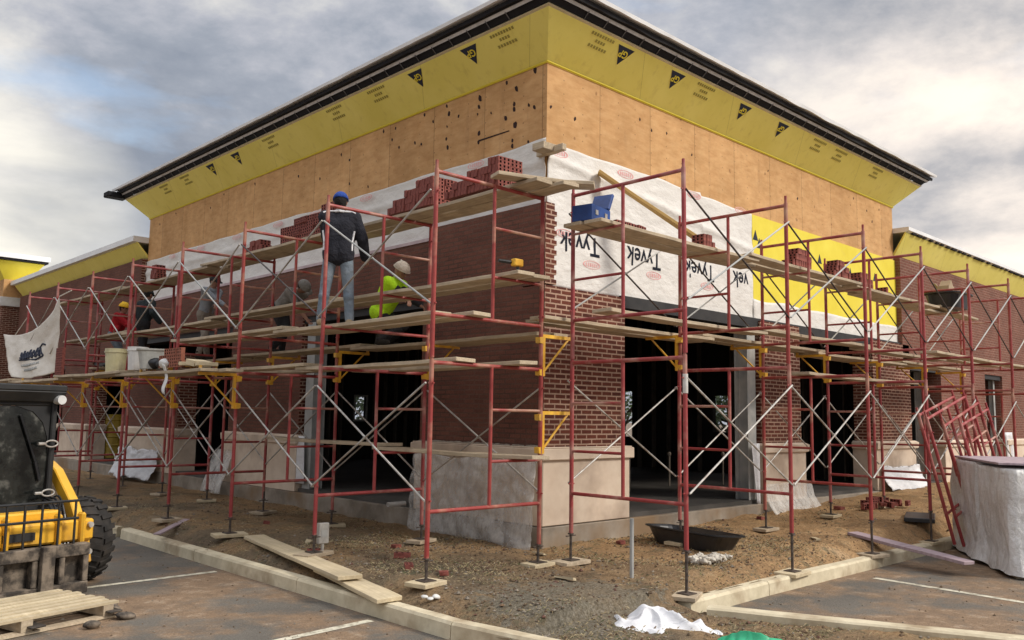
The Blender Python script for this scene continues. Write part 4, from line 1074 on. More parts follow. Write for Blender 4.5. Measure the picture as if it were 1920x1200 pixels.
    for k in (0, 1):
        a_ = J[k][2]; capsule(body, a_ - up * .04, a_ - up * .05 + f * .12, .038, .032)
    fuse(body, 'body', M['skin'], T, .0085)
    for s_ in (-1, 1):
        mb = MB(); mb.ball(skull + hf * .088 * sc + sidev * s_ * .030 * sc + hd * .008, .011, nu=8, nv=6); mb.build('eye', M['blackpl'], T)
    hm_ = fit.get('hair')
    if hm_:
        mb = MB(); mb.ball(skull - hf * .014 + hd * .014, .104 * sc, .84, 1.0, 1.1, 18, 12, hm); mb.v = mb.v
        fuse(mb, 'hair', hm_, T, .012)
    # clothes
    mb = MB(); torso(mb, fit.get('bulk', .016)); capsule(mb, pel + ax * .08 + r * .05, pel + ax * .08 - r * .05, .118 * sc, .118 * sc); arms(mb, fit.get('bulk', .016), fit.get('sleeve', 1.))
    if fit.get('hem', 0): capsule(mb, pel - ax * fit['hem'] + r * .085, pel - ax * fit['hem'] - r * .085, .118 * sc, .118 * sc); capsule(mb, pel + r * .085, pel - r * .085, .125 * sc, .125 * sc); capsule(mb, pel + r * .055, chest + r * .07, .142 * sc, .135 * sc); capsule(mb, pel - r * .055, chest - r * .07, .142 * sc, .135 * sc)
    fuse(mb, fit.get('topname', 'jacket'), fit['top'], T, .012)
    mb = MB(); legs(mb, .015); fuse(mb, 'trousers', fit['legs'], T, .012)
    for k in (0, 1):
        a_ = J[k][2]; mb = MB(); capsule(mb, a_ + up * .03, a_ - up * .04, .055, .052); capsule(mb, a_ - up * .045 - f * .03, a_ - up * .05 + f * .14, .045, .042); fuse(mb, 'boot', fit['boots'], T, .012)
    if 'hat' in fit:
        kind, hmats = fit['hat']; mb = MB()
        g = 1.12 if kind == 'helmet' else 1.04
        c = skull + hd * (.030 if kind == 'helmet' else .024)
        n0 = len(mb.v); mb.ball(c, .115 * sc * g, .86, 1.03, .98, 20, 12, hm)
        mb.v = [v if (v - c).dot(hd) > 0 else v - hd * (v - c).dot(hd) for v in mb.v]
        if kind == 'helmet':
            ring = [c + (hf * math.cos(a) * 1.10 + sidev * math.sin(a) * .92) * .116 * sc * g for a in [6.283 * i / 20 for i in range(20)]]; mb.prism(ring, hd * .012)
            mb.cyl(c - hf * .08 + hd * .108, c + hf * .08 + hd * .108, .014, n=8)
        else:
            vis = [c + hf * .09 - sidev * .07, c + hf * .17 - sidev * .055, c + hf * .19, c + hf * .17 + sidev * .055, c + hf * .09 + sidev * .07]; mb.prism([v - hd * .004 for v in vis], hd * .012)
        mb.build('hard_hat' if kind == 'helmet' else 'cap', hmats, T, smooth=True)
    if 'vest' in fit:
        mb = MB(); torso(mb, .034); capsule(mb, pel + r * .06, pel - r * .06, .145, .145); capsule(mb, waist, pel, .14, .145); [capsule(mb, J[k][3], J[k][3].lerp(J[k][4], .35), .085, .075) for k in (0, 1)]; fuse(mb, 'safety_vest', fit['vest'], T, .012)
    return T, dict(pel=pel, ax=ax, r=r, f=f, neck=neck, chest=chest, waist=waist, J=J, skull=skull, hd=hd)
navy = fabric('navy_jacket', (.010, .011, .018), (.018, .019, .028)); jeans = fabric('washed_jeans', (.13, .17, .21), (.25, .29, .33), 5)
grey = fabric('grey_shirt', (.21, .20, .18), (.30, .285, .26)); greyb = fabric('blue_grey_shirt', (.24, .27, .30), (.34, .37, .41))
hiv = fabric('lime_vest', (.48, .85, .01), (.56, .95, .03)); red = fabric('red_sweatshirt', (.42, .008, .018), (.52, .02, .03)); dark = fabric('dark_work_clothes', (.016, .024, .026), (.03, .04, .045))
khaki = fabric('dusty_trousers', (.22, .19, .16), (.32, .28, .23)); boot = fabric('tan_boots', (.30, .22, .13), (.42, .32, .20)); bdark = fabric('dark_boots', (.02, .016, .012))
cream = fabric('cream_helmet', (.62, .53, .42), (.72, .63, .52)); yhat = fabric('yellow_helmet', (.80, .45, .02), (.88, .55, .04)); bcap = fabric('blue_cap', (.015, .05, .25), (.02, .07, .33)); darkhair = fabric('dark_hair', (.01, .008, .006))
dk = fabric('dark_trousers', (.018, .017, .02), (.03, .028, .03)); whitef = fabric('white_piping', (.65, .65, .66))
# the standing man, back to the camera
zC = 2.81
P1, j = person('man in navy jacket, jeans and blue cap standing upright with his back to us', (-2.42, 1.36, zC + .96), (.62, .78), .05,
    ((-2.56, 1.50, zC), (-2.28, 1.26, zC)), ((-2.25, 1.85, zC + 1.05), (-2.05, 1.30, zC + .95)),
    dict(top=navy, legs=jeans, boots=boot, hair=darkhair, hat=('cap', bcap), bulk=.034, hem=.05), headdir=(.10, .16, 1), sc=1.0)
mb = MB()    # white piping over the shoulders and down the sides
for s_ in (-1, 1):
    rr, ax_, f_ = j['r'], j['ax'], j['f']; sh = j['J'][0 if s_ < 0 else 1][3]; b = -f_ * .135
    mb.path([j['neck'] + rr * s_ * .05 - f_ * .09 + ax_ * .015, sh + ax_ * .07 - f_ * .06 - rr * s_ * .03, sh + ax_ * .045 - f_ * .085 + rr * s_ * .02], .011, 6)
    mb.path([j['chest'] + b * .5 + rr * s_ * .20 - ax_ * .06, j['waist'] + b * .55 + rr * s_ * .178, j['pel'] + b * .55 + rr * s_ * .178 + ax_ * .02], .013, 6)
mb.path([j['neck'] - f_ * .085 + ax_ * .015 + j['r'] * .06, j['neck'] - f_ * .10 + ax_ * .02, j['neck'] - f_ * .085 + ax_ * .015 - j['r'] * .06], .016, 6)
mb.build('jacket_trim', whitef, P1)
zF = 2.715
person('crouching worker in lime vest and cream hard hat working behind the knee-level boards', (-1.0, 2.40, zF + .50), (.35, -.94), .50,
    ((-1.10, 2.28, zF), (-.78, 2.5, zF)), ((-.95, 1.80, zF + .62), (-.62, 1.85, zF + .55)),
    dict(top=dk, legs=dk, boots=bdark, vest=hiv, hat=('helmet', cream), bulk=.014), headdir=(.05, -.55, .8))
person('worker in plain grey shirt stooping over the boards left of the standing man', (-1.0, 5.45, zF + .80), (.25, -.95), 1.0,
    ((-1.15, 5.4, zF), (-.85, 5.6, zF)), ((-1.45, 5.75, zF + .68), (-.75, 4.9, zF + .55)),
    dict(top=grey, legs=dk, boots=bdark, hair=darkhair, sleeve=.45, hat=('cap', grey), topname='shirt'), headdir=(.0, -.9, .35))
person('worker in blue-grey shirt and dark cap leaning over to the right, third from the corner', (-1.0, 8.45, zF + .93), (.30, -.93), .32,
    ((-1.15, 8.35, zF), (-.85, 8.6, zF)), ((-1.1, 7.8, zF + .95), (-.75, 7.75, zF + .95)),
    dict(top=greyb, legs=khaki, boots=bdark, hair=darkhair, hat=('cap', dk), topname='shirt', sleeve=.9), headdir=(.0, -.45, .9))
person('worker in very dark clothes beside the one in red', (-1.0, 11.7, zF + .95), (.9, .3), .12,
    ((-1.05, 11.5, zF), (-.95, 11.9, zF)), ((-.75, 11.95, zF + 1.15), (-.75, 11.4, zF + 1.0)),
    dict(top=dark, legs=dk, boots=bdark, hair=darkhair, hat=('cap', dark), bulk=.03), headdir=(.2, .1, 1))
person('worker in red sweatshirt and yellow hard hat at the far left', (-1.05, 13.35, zF + .78), (.6, -.8), .35,
    ((-1.2, 13.3, zF), (-.9, 13.5, zF)), ((-1.2, 13.0, zF + .8), (-.7, 12.9, zF + .9)),
    dict(top=red, legs=jeans, boots=bdark, hair=darkhair, hat=('helmet', yhat), topname='sweatshirt', bulk=.03), headdir=(.1, -.2, 1))
person('figure in black half hidden behind the canvas banner', (-1.9, 13.0, 2.35 + .95), (.9, -.3), .2,
    ((-1.95, 12.8, 2.35), (-1.85, 13.2, 2.35)), ((-1.6, 12.8, 3.3), (-1.6, 13.2, 3.3)), dict(top=dk, legs=dk, boots=bdark, hair=darkhair, hat=('cap', dk)), headdir=(.1, 0, 1)) if 0 else None
M['pebble_pale'] = speckle('pale_rubble', (.42, .38, .32), (.62, .58, .50), 9, .95)
# ------------------------------------------------------------------ things on the scaffold
def bucket(x, y, z, mat, label, h=.36, r=.14):
    t = thing('bucket', label, 'bucket', (x, y, z), 0, 'buckets on the outward boards')
    mb = MB(); mb.lathe([(r * .86, 0), (r * .98, h * .82), (r * 1.06, h * .83), (r * 1.06, h * .88), (r, h * .88), (r * 1.02, h), (r * .94, h), (r * .8, .02)], (x, y, z)); mb.build('pail', mat, t, smooth=False)
    mb = MB(); mb.path([V((x, y, z + h * .8)) + V((math.cos(a) * r * 1.05, -.2 * math.sin(a) * r, -.12 * math.sin(a))) for a in [math.pi * i / 10 for i in range(11)]], .004, 5); mb.build('bail_handle', M['galv'], t)
bucket(-3.28, 6.62, 2.335, M['cream'], 'yellowish cream bucket, larger and farther left of the two', .38, .17)
bucket(-3.30, 5.62, 2.335, M['white_pl'], 'dusty white bucket beside the grey rubber tub', .36, .15)
def tub(x, y, z, a, b, h, mat, label, rz=0, fill=None, name='mortar_tub', tilt=0):
    t = thing(name, label, 'tub', (x, y, z), rz); m = Matrix.Translation((x, y, z)) @ Matrix.Rotation(rz, 4, 'Z') @ Matrix.Rotation(tilt, 4, 'X')
    mb = MB(); N = 28
    def ringp(sa, zz, k=4.):
        out = []
        for i in range(N):
            t_ = 2 * math.pi * i / N; c, s_ = math.cos(t_), math.sin(t_)
            out.append(m @ V((math.copysign(abs(c) ** (2 / k), c) * a * sa, math.copysign(abs(s_) ** (2 / k), s_) * b * sa, zz)))
        return out
    rings = [ringp(.80, 0), ringp(.97, h * .86), ringp(1.0, h * .88), ringp(1.07, h * .93), ringp(1.07, h), ringp(.97, h), ringp(.94, h * .9), ringp(.78, .02)]
    vs = [v for r_ in rings for v in r_]; fs = [(j * N + i, j * N + (i + 1) % N, (j + 1) * N + (i + 1) % N, (j + 1) * N + i) for j in range(len(rings) - 1) for i in range(N)]
    fs += [tuple(range(N)), tuple((len(rings) - 1) * N + i for i in range(N))]; mb.add(vs, fs); mb.build('basin', mat, t)
    if fill:
        mb = MB(); rr = ringp(.9, h * .7); c = m @ V((0, 0, h * .78)); mb.add(rr + [c], [(i, (i + 1) % N, N) for i in range(N)]); mb.build('mortar', fill, t)
    return t
tub(-3.28, 5.0, 2.335, .24, .17, .30, M['tubgrey'], 'grey rubber mortar tub among the buckets on the outward boards', R(80), M['mortar'])
tub(9.9, -1.72, 4.0, .52, .34, .30, M['blackpl'], 'black mortar tub with pale rim on the high boards before the right brick wall', 0, M['mortar'])
tub(1.38, -1.42, .055, .67, .32, .22, M['blackpl'], 'large shallow black mixing tub on the brown soil', R(-50), M['mortar'], tilt=R(-4))
def lump(name, label, cat, x, y, z, pts, mat, group=None, s=1.):
    mb = MB()
    for dx, dy, dz, r_, sx, sy, sz in pts: mb.ball((x + dx, y + dy, z + dz), r_, sx, sy, sz, 12, 8)
    for i, v in enumerate(mb.v): mb.v[i] = v + V((nz(v.x, v.y, v.z, 9 * s), nz(v.y, v.z, v.x, 9 * s), nz(v.z, v.x, v.y, 9 * s))) * .02
    return solo(mb, name, mat, label, cat, (x, y, z), group, smooth=True)
lump('rag_heap', 'dark green and black rags heaped beside the grey tub', 'rag', -3.3, 5.25, 2.34, [(0, -.35, .08, .12, 1, 1, .8), (.05, -.5, .07, .1, 1, 1, .8), (0, -.2, .06, .1, 1, 1, .7)], M['blackpl'])
lump('white_sack', 'small crumpled white and blue sack beside the orange-red bricks', 'sack', -3.32, 4.45, 2.34, [(0, 0, .06, .09, 1, 1.2, .8), (.02, .12, .05, .07, 1, 1, .8)], M['white_pl'])
mb = MB(); mb.sheet(lambda u, v: (-3.50 + .03 * math.sin(5 * v), 4.05 + .10 * u - .15 * v + .02 * math.sin(9 * v), 2.36 - .42 * v + .02 * u), 4, 12, .006, (-1, 0, 0))
solo(mb, 'hanging_strap', M['white_pl'], 'pale strip of cloth hanging down from the outward boards', 'strap', (-3.5, 4.05, 2.36), smooth=True)
for i, (y, l) in enumerate(((3.35, 'pale offcut block on the outward boards, nearest the corner'), (3.62, 'tilted pale offcut behind the nearest offcut on the outward boards'), (3.9, 'flat pale offcut touching the orange-red bricks'))):
    mb = MB(); mm = Matrix.Translation((-3.2, y, 2.335 + .01 * i)) @ Matrix.Rotation(.5 * i - .3, 4, 'Z') @ Matrix.Rotation(.18 * (i % 2), 4, 'X'); mb.box((-.14, -.10, 0), (.14, .10, .05 + .03 * (i % 2)), mm)
    solo(mb, 'wood_offcut', M['palewood'], l, 'offcut', (-3.2, y, 2.335), 'offcuts on the outward boards', bevel=.004)
# blue tool box with raised lid
t = thing('tool_box', 'open blue plastic tool box at the corner end of the high boards, right scaffold', 'tool box', (-.90, -1.62, 4.04), R(8))
m = Matrix.Translation((-.90, -1.62, 3.95)) @ Matrix.Rotation(R(12), 4, 'Z') @ Matrix.Scale(.92, 4); mb = MB(); t.rotation_euler.z = 0
for a, b in (((-.24, -.14, 0), (.24, .14, .02)), ((-.24, -.14, .02), (-.22, .14, .2)), ((.22, -.14, .02), (.24, .14, .2)), ((-.22, -.14, .02), (.22, -.12, .2)), ((-.22, .12, .02), (.22, .14, .2))): mb.box(a, b, m)
mb.build('box', M['blue'], t)
mb = MB(); ml = m @ Matrix.Translation((.24, 0, .2)) @ Matrix.Rotation(R(-62), 4, 'Y'); mb.box((0, -.14, 0), (.26, .14, .05), ml); mb.build('lid', M['blue'], t, bevel=.01)
mb = MB(); mb.box((-.15, -.15, .08), (-.09, -.14, .14), m); mb.box((.09, -.15, .08), (.15, -.14, .14), m); mb.box((-.2, -.1, .18), (.18, .1, .19), m); mb.build('latch', M['galv'], t)
# laser level on a small stand
t = thing('laser_level', 'yellow and black laser level on a small stand near the building corner', 'level', (-1.5, -1.02, 3.295))
mb = MB()
for a in (0, 2.1, 4.2): mb.cyl((-1.5, -1.02, 3.410), (-1.5 + .05 * math.cos(a), -1.02 + .05 * math.sin(a), 3.300), .006, n=6)
mb.cyl((-1.5, -1.02, 3.400), (-1.5, -1.02, 3.440), .02, n=8); mb.build('stand', M['blackpl'], t)
mb = MB(); mb.box((-1.58, -1.06, 3.440), (-1.44, -.98, 3.525)); mb.build('housing', M['steel_yel'], t, bevel=.01)
mb = MB(); mb.cyl((-1.58, -.99, 3.485), (-1.72, -.93, 3.495), .022, n=10); mb.build('eyepiece', M['blackpl'], t)
mb = MB(); mb.box((-.30, -.24, 5.31), (.02, -.02, 5.41)); solo(mb, 'corner_offcut', M['plank'], 'short brown timber block fixed at the top corner of the white house wrap', 'timber block', (-.14, -.13, 5.31), bevel=.006)
lump('mortar_blob', 'small heap of mortar on the knee-level boards', 'mortar heap', -1.6, .05, 3.30, [(0, 0, .02, .06, 1, 1.5, .6), (.02, .1, .01, .05, 1, 1, .6), (0, .28, .0, .04, 1, 1.6, .6)], M['mortar'])
mb = MB(); mb.box((9.95, -1.72, 4.30), (10.25, -1.5, 4.5)); mb.prism([(9.98, -1.72, 4.5), (10.2, -1.72, 4.5), (10.1, -1.72, 4.62)], (0, .2, 0)); solo(mb, 'cardboard_sack', M['cardboard'], 'torn yellowish paper sack standing in the black mortar tub', 'sack', (10.1, -1.6, 4.3))
plank((9.4, -1.62, 4.0), (11.5, -1.62, 3.92), .26, 'board carrying the black mortar tub, right scaffold')
plank((10.3, -1.3, 4.6), (11.2, -1.5, 4.0), .08, 'narrow pale lath leaning beside the black mortar tub', 'palewood', .02, 0, name='lath')

# canvas banner tied to the far-left frames
t = thing('canvas_banner', 'wrinkled off-white canvas banner with dark blue script, tied to the far left of the scaffold', 'banner', (-3.05, 12.5, 2.4))
def bn(u, v):       # u: 0 near end .. 1 far end, v: 0 top .. 1 bottom
    y0 = 10.75 + .12 * v; y1 = 14.9 - 1.6 * v
    zt = 3.86 * (1 - u) + 3.46 * u - .42 * 4 * u * (1 - u) * .55; zb = 2.50 * (1 - u) + 2.42 * u - .10 * math.sin(math.pi * u)
    if u < .08: zt += .12 * (1 - u / .08)
    return (-3.05 + .10 * math.sin(3 * u + 2 * v) + .05 * math.sin(11 * u + 5 * v + 2) * v + .03 * nz(u * 6, v * 5, 1, 1), y0 + (y1 - y0) * u, zt + (zb - zt) * v)
mb = MB(); mb.sheet(bn, 50, 36, .006, (-1, 0, 0)); mb.build('canvas', M['banner'], t, smooth=True)
def bs(pts, w, mat, name='script_stroke'):
    mb = MB(); q = [V(bn(*p)) + V((-.02, 0, 0)) for p in pts]; mb.path(q, w, 6); mb.build(name, mat, t)
mb = MB()
def stroke(pts, w): mb.path([V(bn(*p)) + V((-.008, 0, 0)) for p in pts], w, 6)
for k_ in range(7):
    u = .36 + .05 * k_; stroke([(u, .56 - .02 * math.sin(k_)), (u + .02, .44 - .03 * (k_ % 2)), (u + .035, .50), (u + .03, .58), (u + .06, .55)], .022)
stroke([(.30, .42), (.36, .36), (.40, .42), (.34, .60), (.44, .64), (.75, .60)], .02)
mb.build('script_lettering', M['ink'], t)
mb = MB()
for row_, (va, n_) in enumerate(((.74, 7), (.84, 6))):
    for k_ in range(n_):
        u = .38 + .055 * k_; stroke([(u, va), (u + .012, va - .04), (u + .03, va), (u + .035, va - .03)], .013)
mb.build('small_lettering', M['bracegrey'], t)
mb = MB(); mb.cyl(bn(0, 0), (-2.9, 10.5, 4.1), .012, n=6); mb.cyl(bn(.35, 0), (-2.87, 11.5, 3.75), .012, n=6); mb.cyl(bn(.8, 0), (-2.87, 13.6, 3.8), .012, n=6); mb.build('tie', M['banner'], t)

# ------------------------------------------------------------------ on the ground
plank((-2.72, 2.68, .05), (-3.28, -.48, .035), .27, 'long pale board lying on the soil along the left kerb, upper of the two', 'palewood', grp='pale boards along the left kerb', sag=0)
plank((-3.10, .3, .0), (-3.34, -1.25, -.055), .27, 'pale board lying under the end of the upper one, along the left kerb', 'palewood', grp='pale boards along the left kerb', sag=0)
plank((4.0, -2.35, .10), (3.6, -4.05, -.06), .22, 'mauve painted board lying across the right kerb', 'purple', grp=None, sag=0, name='board')
plank((-3.52, 3.9, .03), (-2.6, 5.1, .05), .1, 'thin pinkish lath on the soil beyond the left kerb', 'purple', .02, grp=None, sag=0, name='lath') 
# electric box on a stake
t = thing('junction_box', 'grey metal electrical box on a short stake at the foot of the second outer post', 'electrical box', (-2.72, 1.0, 0))
mb = MB(); mb.box((-2.79, .95, .18), (-2.65, 1.01, .42)); mb.build('box', M['galv'], t, bevel=.008)
mb = MB(); mb.box((-2.76, .945, .26), (-2.68, .949, .34)); mb.build('cover_plate', M['bracegrey'], t)
mb = MB(); mb.cyl((-2.72, .98, -.05), (-2.72, .98, .2), .02, n=8); mb.build('stake', M['galv'], t)
# pipe stub from the foundation, stake and pieces
mb = MB(); mb.lathe([(.036, 0), (.036, .32), (.024, .32), (.024, .28)], n=16); mb.v = [Matrix.Rotation(R(-90), 4, 'Y') @ v for v in mb.v]; mb.v = [v + V((-.2, 2.75, .36)) for v in mb.v]
solo(mb, 'pipe_stub', M['white_pl'], 'white plastic pipe stub poking out of the left foundation', 'pipe', (-.2, 2.75, .36))
mb = MB(); mb.cyl((-.98, -2.28, -.05), (-.98, -2.28, .66), .022, n=8); solo(mb, 'steel_stake', M['bracegrey'], 'thin grey steel stake standing in a small hole before the stone corner', 'stake', (-.98, -2.28, 0))
def tarp(label, name, mat, c, a, b, h, seed, rz=0., cat='sheet', fold=1.):
    mb = MB(); m = Matrix.Translation(c) @ Matrix.Rotation(rz, 4, 'Z')
    def fn(u, v):
        t_ = 2 * math.pi * u; rr = v; lob = 1 + .22 * nz(math.cos(t_) * 1.5, math.sin(t_) * 1.5, seed, 1.)
        x, y = math.cos(t_) * a * rr * lob, math.sin(t_) * b * rr * lob
        z = h * (1 - rr ** 2.2) * (.5 + .9 * max(0, nz(x * 2 + 1, y * 2, seed, 1.) + .35)) + fold * (.09 * (1 - abs(nz(x * 3.2 + y * 2, y * 4, seed + 3, 1.)) * 2.2) ** 3 * (1 - rr * .6) + .03 * abs(nz(x * 9, y * 11, seed, 1.))) + .012 + (.02 if rr > .97 else 0)
        return m @ V((x, y, z))
    mb.sheet(fn, 110, 44, .004, (0, 0, 1)); return solo(mb, name, mat, label, cat, c, smooth=True)
tarp('crumpled white plastic sheet lying in the foreground between the kerbs', 'plastic_sheet', M['sheet'], (-2.12, -3.40, -.16), .56, .28, .17, 2., R(-66))
tarp('crumpled green plastic sheet at the very bottom of the picture', 'plastic_sheet', M['green_cloth'], (-2.0, -4.28, -.16), .36, .22, .11, 5., R(-40))
lump('rubble_heap', 'small heap of pale mortar lumps in front of the black mixing tub', 'rubble', .65, -2.15, .04, [(jit.uniform(-.3, .3), jit.uniform(-.14, .14), jit.uniform(0, .06), jit.uniform(.018, .042), 1, 1.2, .8) for _ in range(90)], M['pebble_pale'], s=4.)
lump('crumpled_cup', 'two small crumpled white scraps on the soil by the pale boards', 'litter', -3.02, -1.55, -.02, [(0, 0, .02, .04, 1.2, 1, .6), (-.10, .06, .02, .035, 1, 1.3, .6), (-.07, .0, .01, .03, 1, 1, .5)], M['white_pl'])
mb = MB(); mb.box((10.3, -2.5, .3), (11.3, -2.1, .36)); mb.box((8.7, -3.0, .16), (9.9, -2.55, .22)) ; solo(mb, 'dark_pallet_board', M['black'], 'flat dark board on the ground below the leaning frames', 'board', (9.5, -2.6, .2)) if 0 else None
mb = MB(); mb.box((-.5, -.22, 0), (.5, .22, .07), Matrix.Rotation(R(20), 4, 'Z')); mb.v = [v + V((6.2, -2.45, .17)) for v in mb.v]
solo(mb, 'dark_tray', M['blackpl'], 'flat dark tray on the ground at the foot of the leaning frames', 'tray', (6.2, -2.45, .17), bevel=.01)
# ochre drum inside the left doorway
t = thing('ochre_drum', 'large ochre drum standing in the far left doorway', 'drum', (.75, 18.0, .355))
mb = MB(); prof = [(.55, 0), (.57, .02)]; 
for i in range(5): prof += [(.57, .1 + .24 * i), (.59, .13 + .24 * i), (.57, .16 + .24 * i)]
mb.lathe(prof + [(.57, 1.18), (.5, 1.24)], (.75, 18.0, .355), 28); mb.build('shell', M['barrel'], t)
mb = MB(); mb.cyl((.75, 18, 1.59), (.75, 18, 1.66), .12, n=16); mb.build('cap', M['blackpl'], t)

# wrapped pallets of bricks at right
def wrapped(x, y, rz, L, W, H, label, seed):
    t = thing('wrapped_pallet', label, 'pallet load', (x, y, AZ), 0, 'plastic-wrapped pallet loads at right'); m = Matrix.Translation((x, y, AZ)) @ Matrix.Rotation(rz, 4, 'Z')
    mb = MB()
    for i in range(7): mb.box((i * L / 6.6, -W, .10), (i * L / 6.6 + .09, 0, .12), m)
    for yy in (-W, -W / 2 - .05, -.1): mb.box((0, yy, 0), (L, yy + .09, .10), m)
    mb.build('pallet', M['plank'], t)
    mb = MB(); mb.box((.04, -W + .04, .12), (L - .04, -.04, H), m); mb.build('load', M['brick_unit'], t)
    N = 200; K = 26; mb = MB(); per = 2 * (L + W); pts = []
    def rim(s_):
        s_ %= per
        if s_ < L: return V((s_, 0, 0)), V((0, 1, 0))
        s_ -= L
        if s_ < W: return V((L, -s_, 0)), V((1, 0, 0))
        s_ -= W
        if s_ < L: return V((L - s_, -W, 0)), V((0, -1, 0))
        s_ -= L
        return V((0, -W + s_, 0)), V((-1, 0, 0))
    vs = []
    for k_ in range(K + 1):
        v = k_ / K
        for i in range(N):
            p, nrm = rim(per * i / N); s_ = per * i / N
            o_ = .02 + .11 * abs(nz(s_ * 1.3 + v * .9, v * 1.3, seed, 1.)) * (.3 + v) + .05 * abs(nz(s_ * 2.6 - v * 1.6, v * 2.2, seed + 2, 1.)) + .02 * abs(nz(s_ * 7, v * 6, seed, 1.)) + .16 * max(0, v - .82) * (1 + nz(s_ * 2, 0, seed, 1.)) * 2
            vs.append(m @ (p + nrm * o_ + V((0, 0, H + .015 - (H - .03) * v + (.05 * nz(s_ * 2.2, 0, seed + 5, 1.) if k_ == K else 0)))))
    fs = [(k_ * N + i, k_ * N + (i + 1) % N, (k_ + 1) * N + (i + 1) % N, (k_ + 1) * N + i) for k_ in range(K) for i in range(N)]
    fs.append(tuple(range(N))); mb.add(vs, fs); mb.build('plastic_cover', M['cover'], t, smooth=True)
    return m, t
PR = R(33.2); pu = V((math.cos(PR), math.sin(PR), 0))
far_ = V((6.25, -2.98, 0)); L1 = 1.32
p1 = far_ - pu * L1; p2 = p1 - pu * (L1 + .10)
wrapped(p1.x, p1.y, PR, L1, 1.15, 1.37, 'plastic-draped pallet load, the farther one at right by the leaning frames', 3.)
wrapped(p2.x, p2.y, PR, L1, 1.15, 1.34, 'plastic-draped pallet load cut off by the right edge of the picture', 8.)
mb = MB(); m = Matrix.Translation((p1.x, p1.y, AZ + 1.40)) @ Matrix.Rotation(PR + R(-1), 4, 'Z'); mb.box((-1.1, -.95, 0), (1.36, .04, .03), m)
solo(mb, 'mauve_cover_board', M['purple'], 'mauve board lying on top of the plastic-draped pallet loads', 'board', tuple(p1 + V((0, 0, AZ + 1.425))), bevel=.004)

# loose frames leaning in a stack
def leaning(base, top, ac, label):
    b, t_ = V(base), V(top); z_ = (t_ - b).normalized(); x_ = V(ac); x_ = (x_ - z_ * x_.dot(z_)).normalized(); y_ = z_.cross(x_)
    o = bpy.data.objects.new('loose_frame', protos['frame'].data); COL.objects.link(o)
    mt = Matrix((x_, y_, z_)).transposed().to_4x4(); mt.translation = b; o.matrix_world = mt
    tag(o, label, 'loose frame', 'loose frames leaning in a stack')
leaning((5.42, -3.24, -.06), (5.02, -2.94, 1.84), (1, 0, .05), 'loose red frame leaning with its top bar highest, leftmost of the leaning stack')
leaning((5.62, -3.30, -.10), (5.16, -3.0, 1.80), (1, -.05, .02), 'loose red frame second in the leaning stack, tilted a little more than the first')
leaning((6.1, -3.38, -.20), (5.62, -3.08, 1.66), (1, -.04, -.0), 'loose red frame with a lower top bar, third in the leaning stack')
leaning((6.45, -3.48, -.205), (6.1, -3.17, 1.65), (1, .03, -.02), 'loose red frame nearest the pallet loads, last in the leaning stack')

# ------------------------------------------------------------------ skid steer loader
O = V((-5.84, 2.34, AZ)); ua = R(15); SK = thing('skid_steer_loader', 'yellow skid steer loader with black cab and muddy forks at the left edge', 'loader', O)
mS = Matrix.Translation(O) @ Matrix.Rotation(ua, 4, 'Z')       # local: +x image right, -y front, z up
def sp(mb, name, mat, parent=SK, **k):
    mb.v = [mS @ v for v in mb.v]; return mb.build(name, mat, parent, **k)
def tyre(x, y):
    mb = MB(); prof = [(.22, -.15), (.36, -.165), (.43, -.14), (.455, -.09), (.462, 0), (.455, .09), (.43, .14), (.36, .165), (.22, .15)]
    q = MB(); q.lathe(prof, n=36); rm = Matrix.Translation((x, y, .46)) @ Matrix.Rotation(R(90), 4, 'Y'); mb.add([rm @ v for v in q.v], q.f)
    for i in range(22):
        a = 2 * math.pi * i / 22
        for s_ in (-1, 1):
            rr = Matrix.Rotation(a + (.14 if s_ > 0 else 0), 4, 'X'); 
            mb.prism([V((x, y, .46)) + rr @ V(c) for c in ((s_ * .01, -.02, .455), (s_ * .01, .035, .455), (s_ * .155, .075, .425), (s_ * .155, .015, .425))], (rr @ V((0, 0, .03))))
    t_ = sp(mb, 'tyre', M['tyre'])
    mb = MB(); s_ = 1 if x > 0 else -1; q = MB(); q.lathe([(.22, -.02), (.22, .10), (.19, .10), (.15, .03), (.06, .03), (.06, .07), (0.001, .07)], n=20)
    rm = Matrix.Translation((x + s_ * .03, y, .46)) @ Matrix.Rotation(R(90 * s_), 4, 'Y'); mb.add([rm @ v for v in q.v], q.f); sp(mb, 'rim', M['skidyel'], t_)
for x in (-.93, .93):
    for y in (.0, 1.05): tyre(x, y)
mb = MB(); mb.box((-.62, -.25, .22), (.62, 1.6, .85)); mb.prism([(-.62, -.25, .3), (-.62, -.45, .38), (-.62, -.45, .62), (-.62, -.25, .8)], (1.24, 0, 0)); sp(mb, 'chassis', M['skidblk'], bevel=.02)
mb = MB(); mb.box((-.66, .9, .85), (.66, 1.75, 1.45)); sp(mb, 'engine_cover', M['skidyel'], bevel=.04)
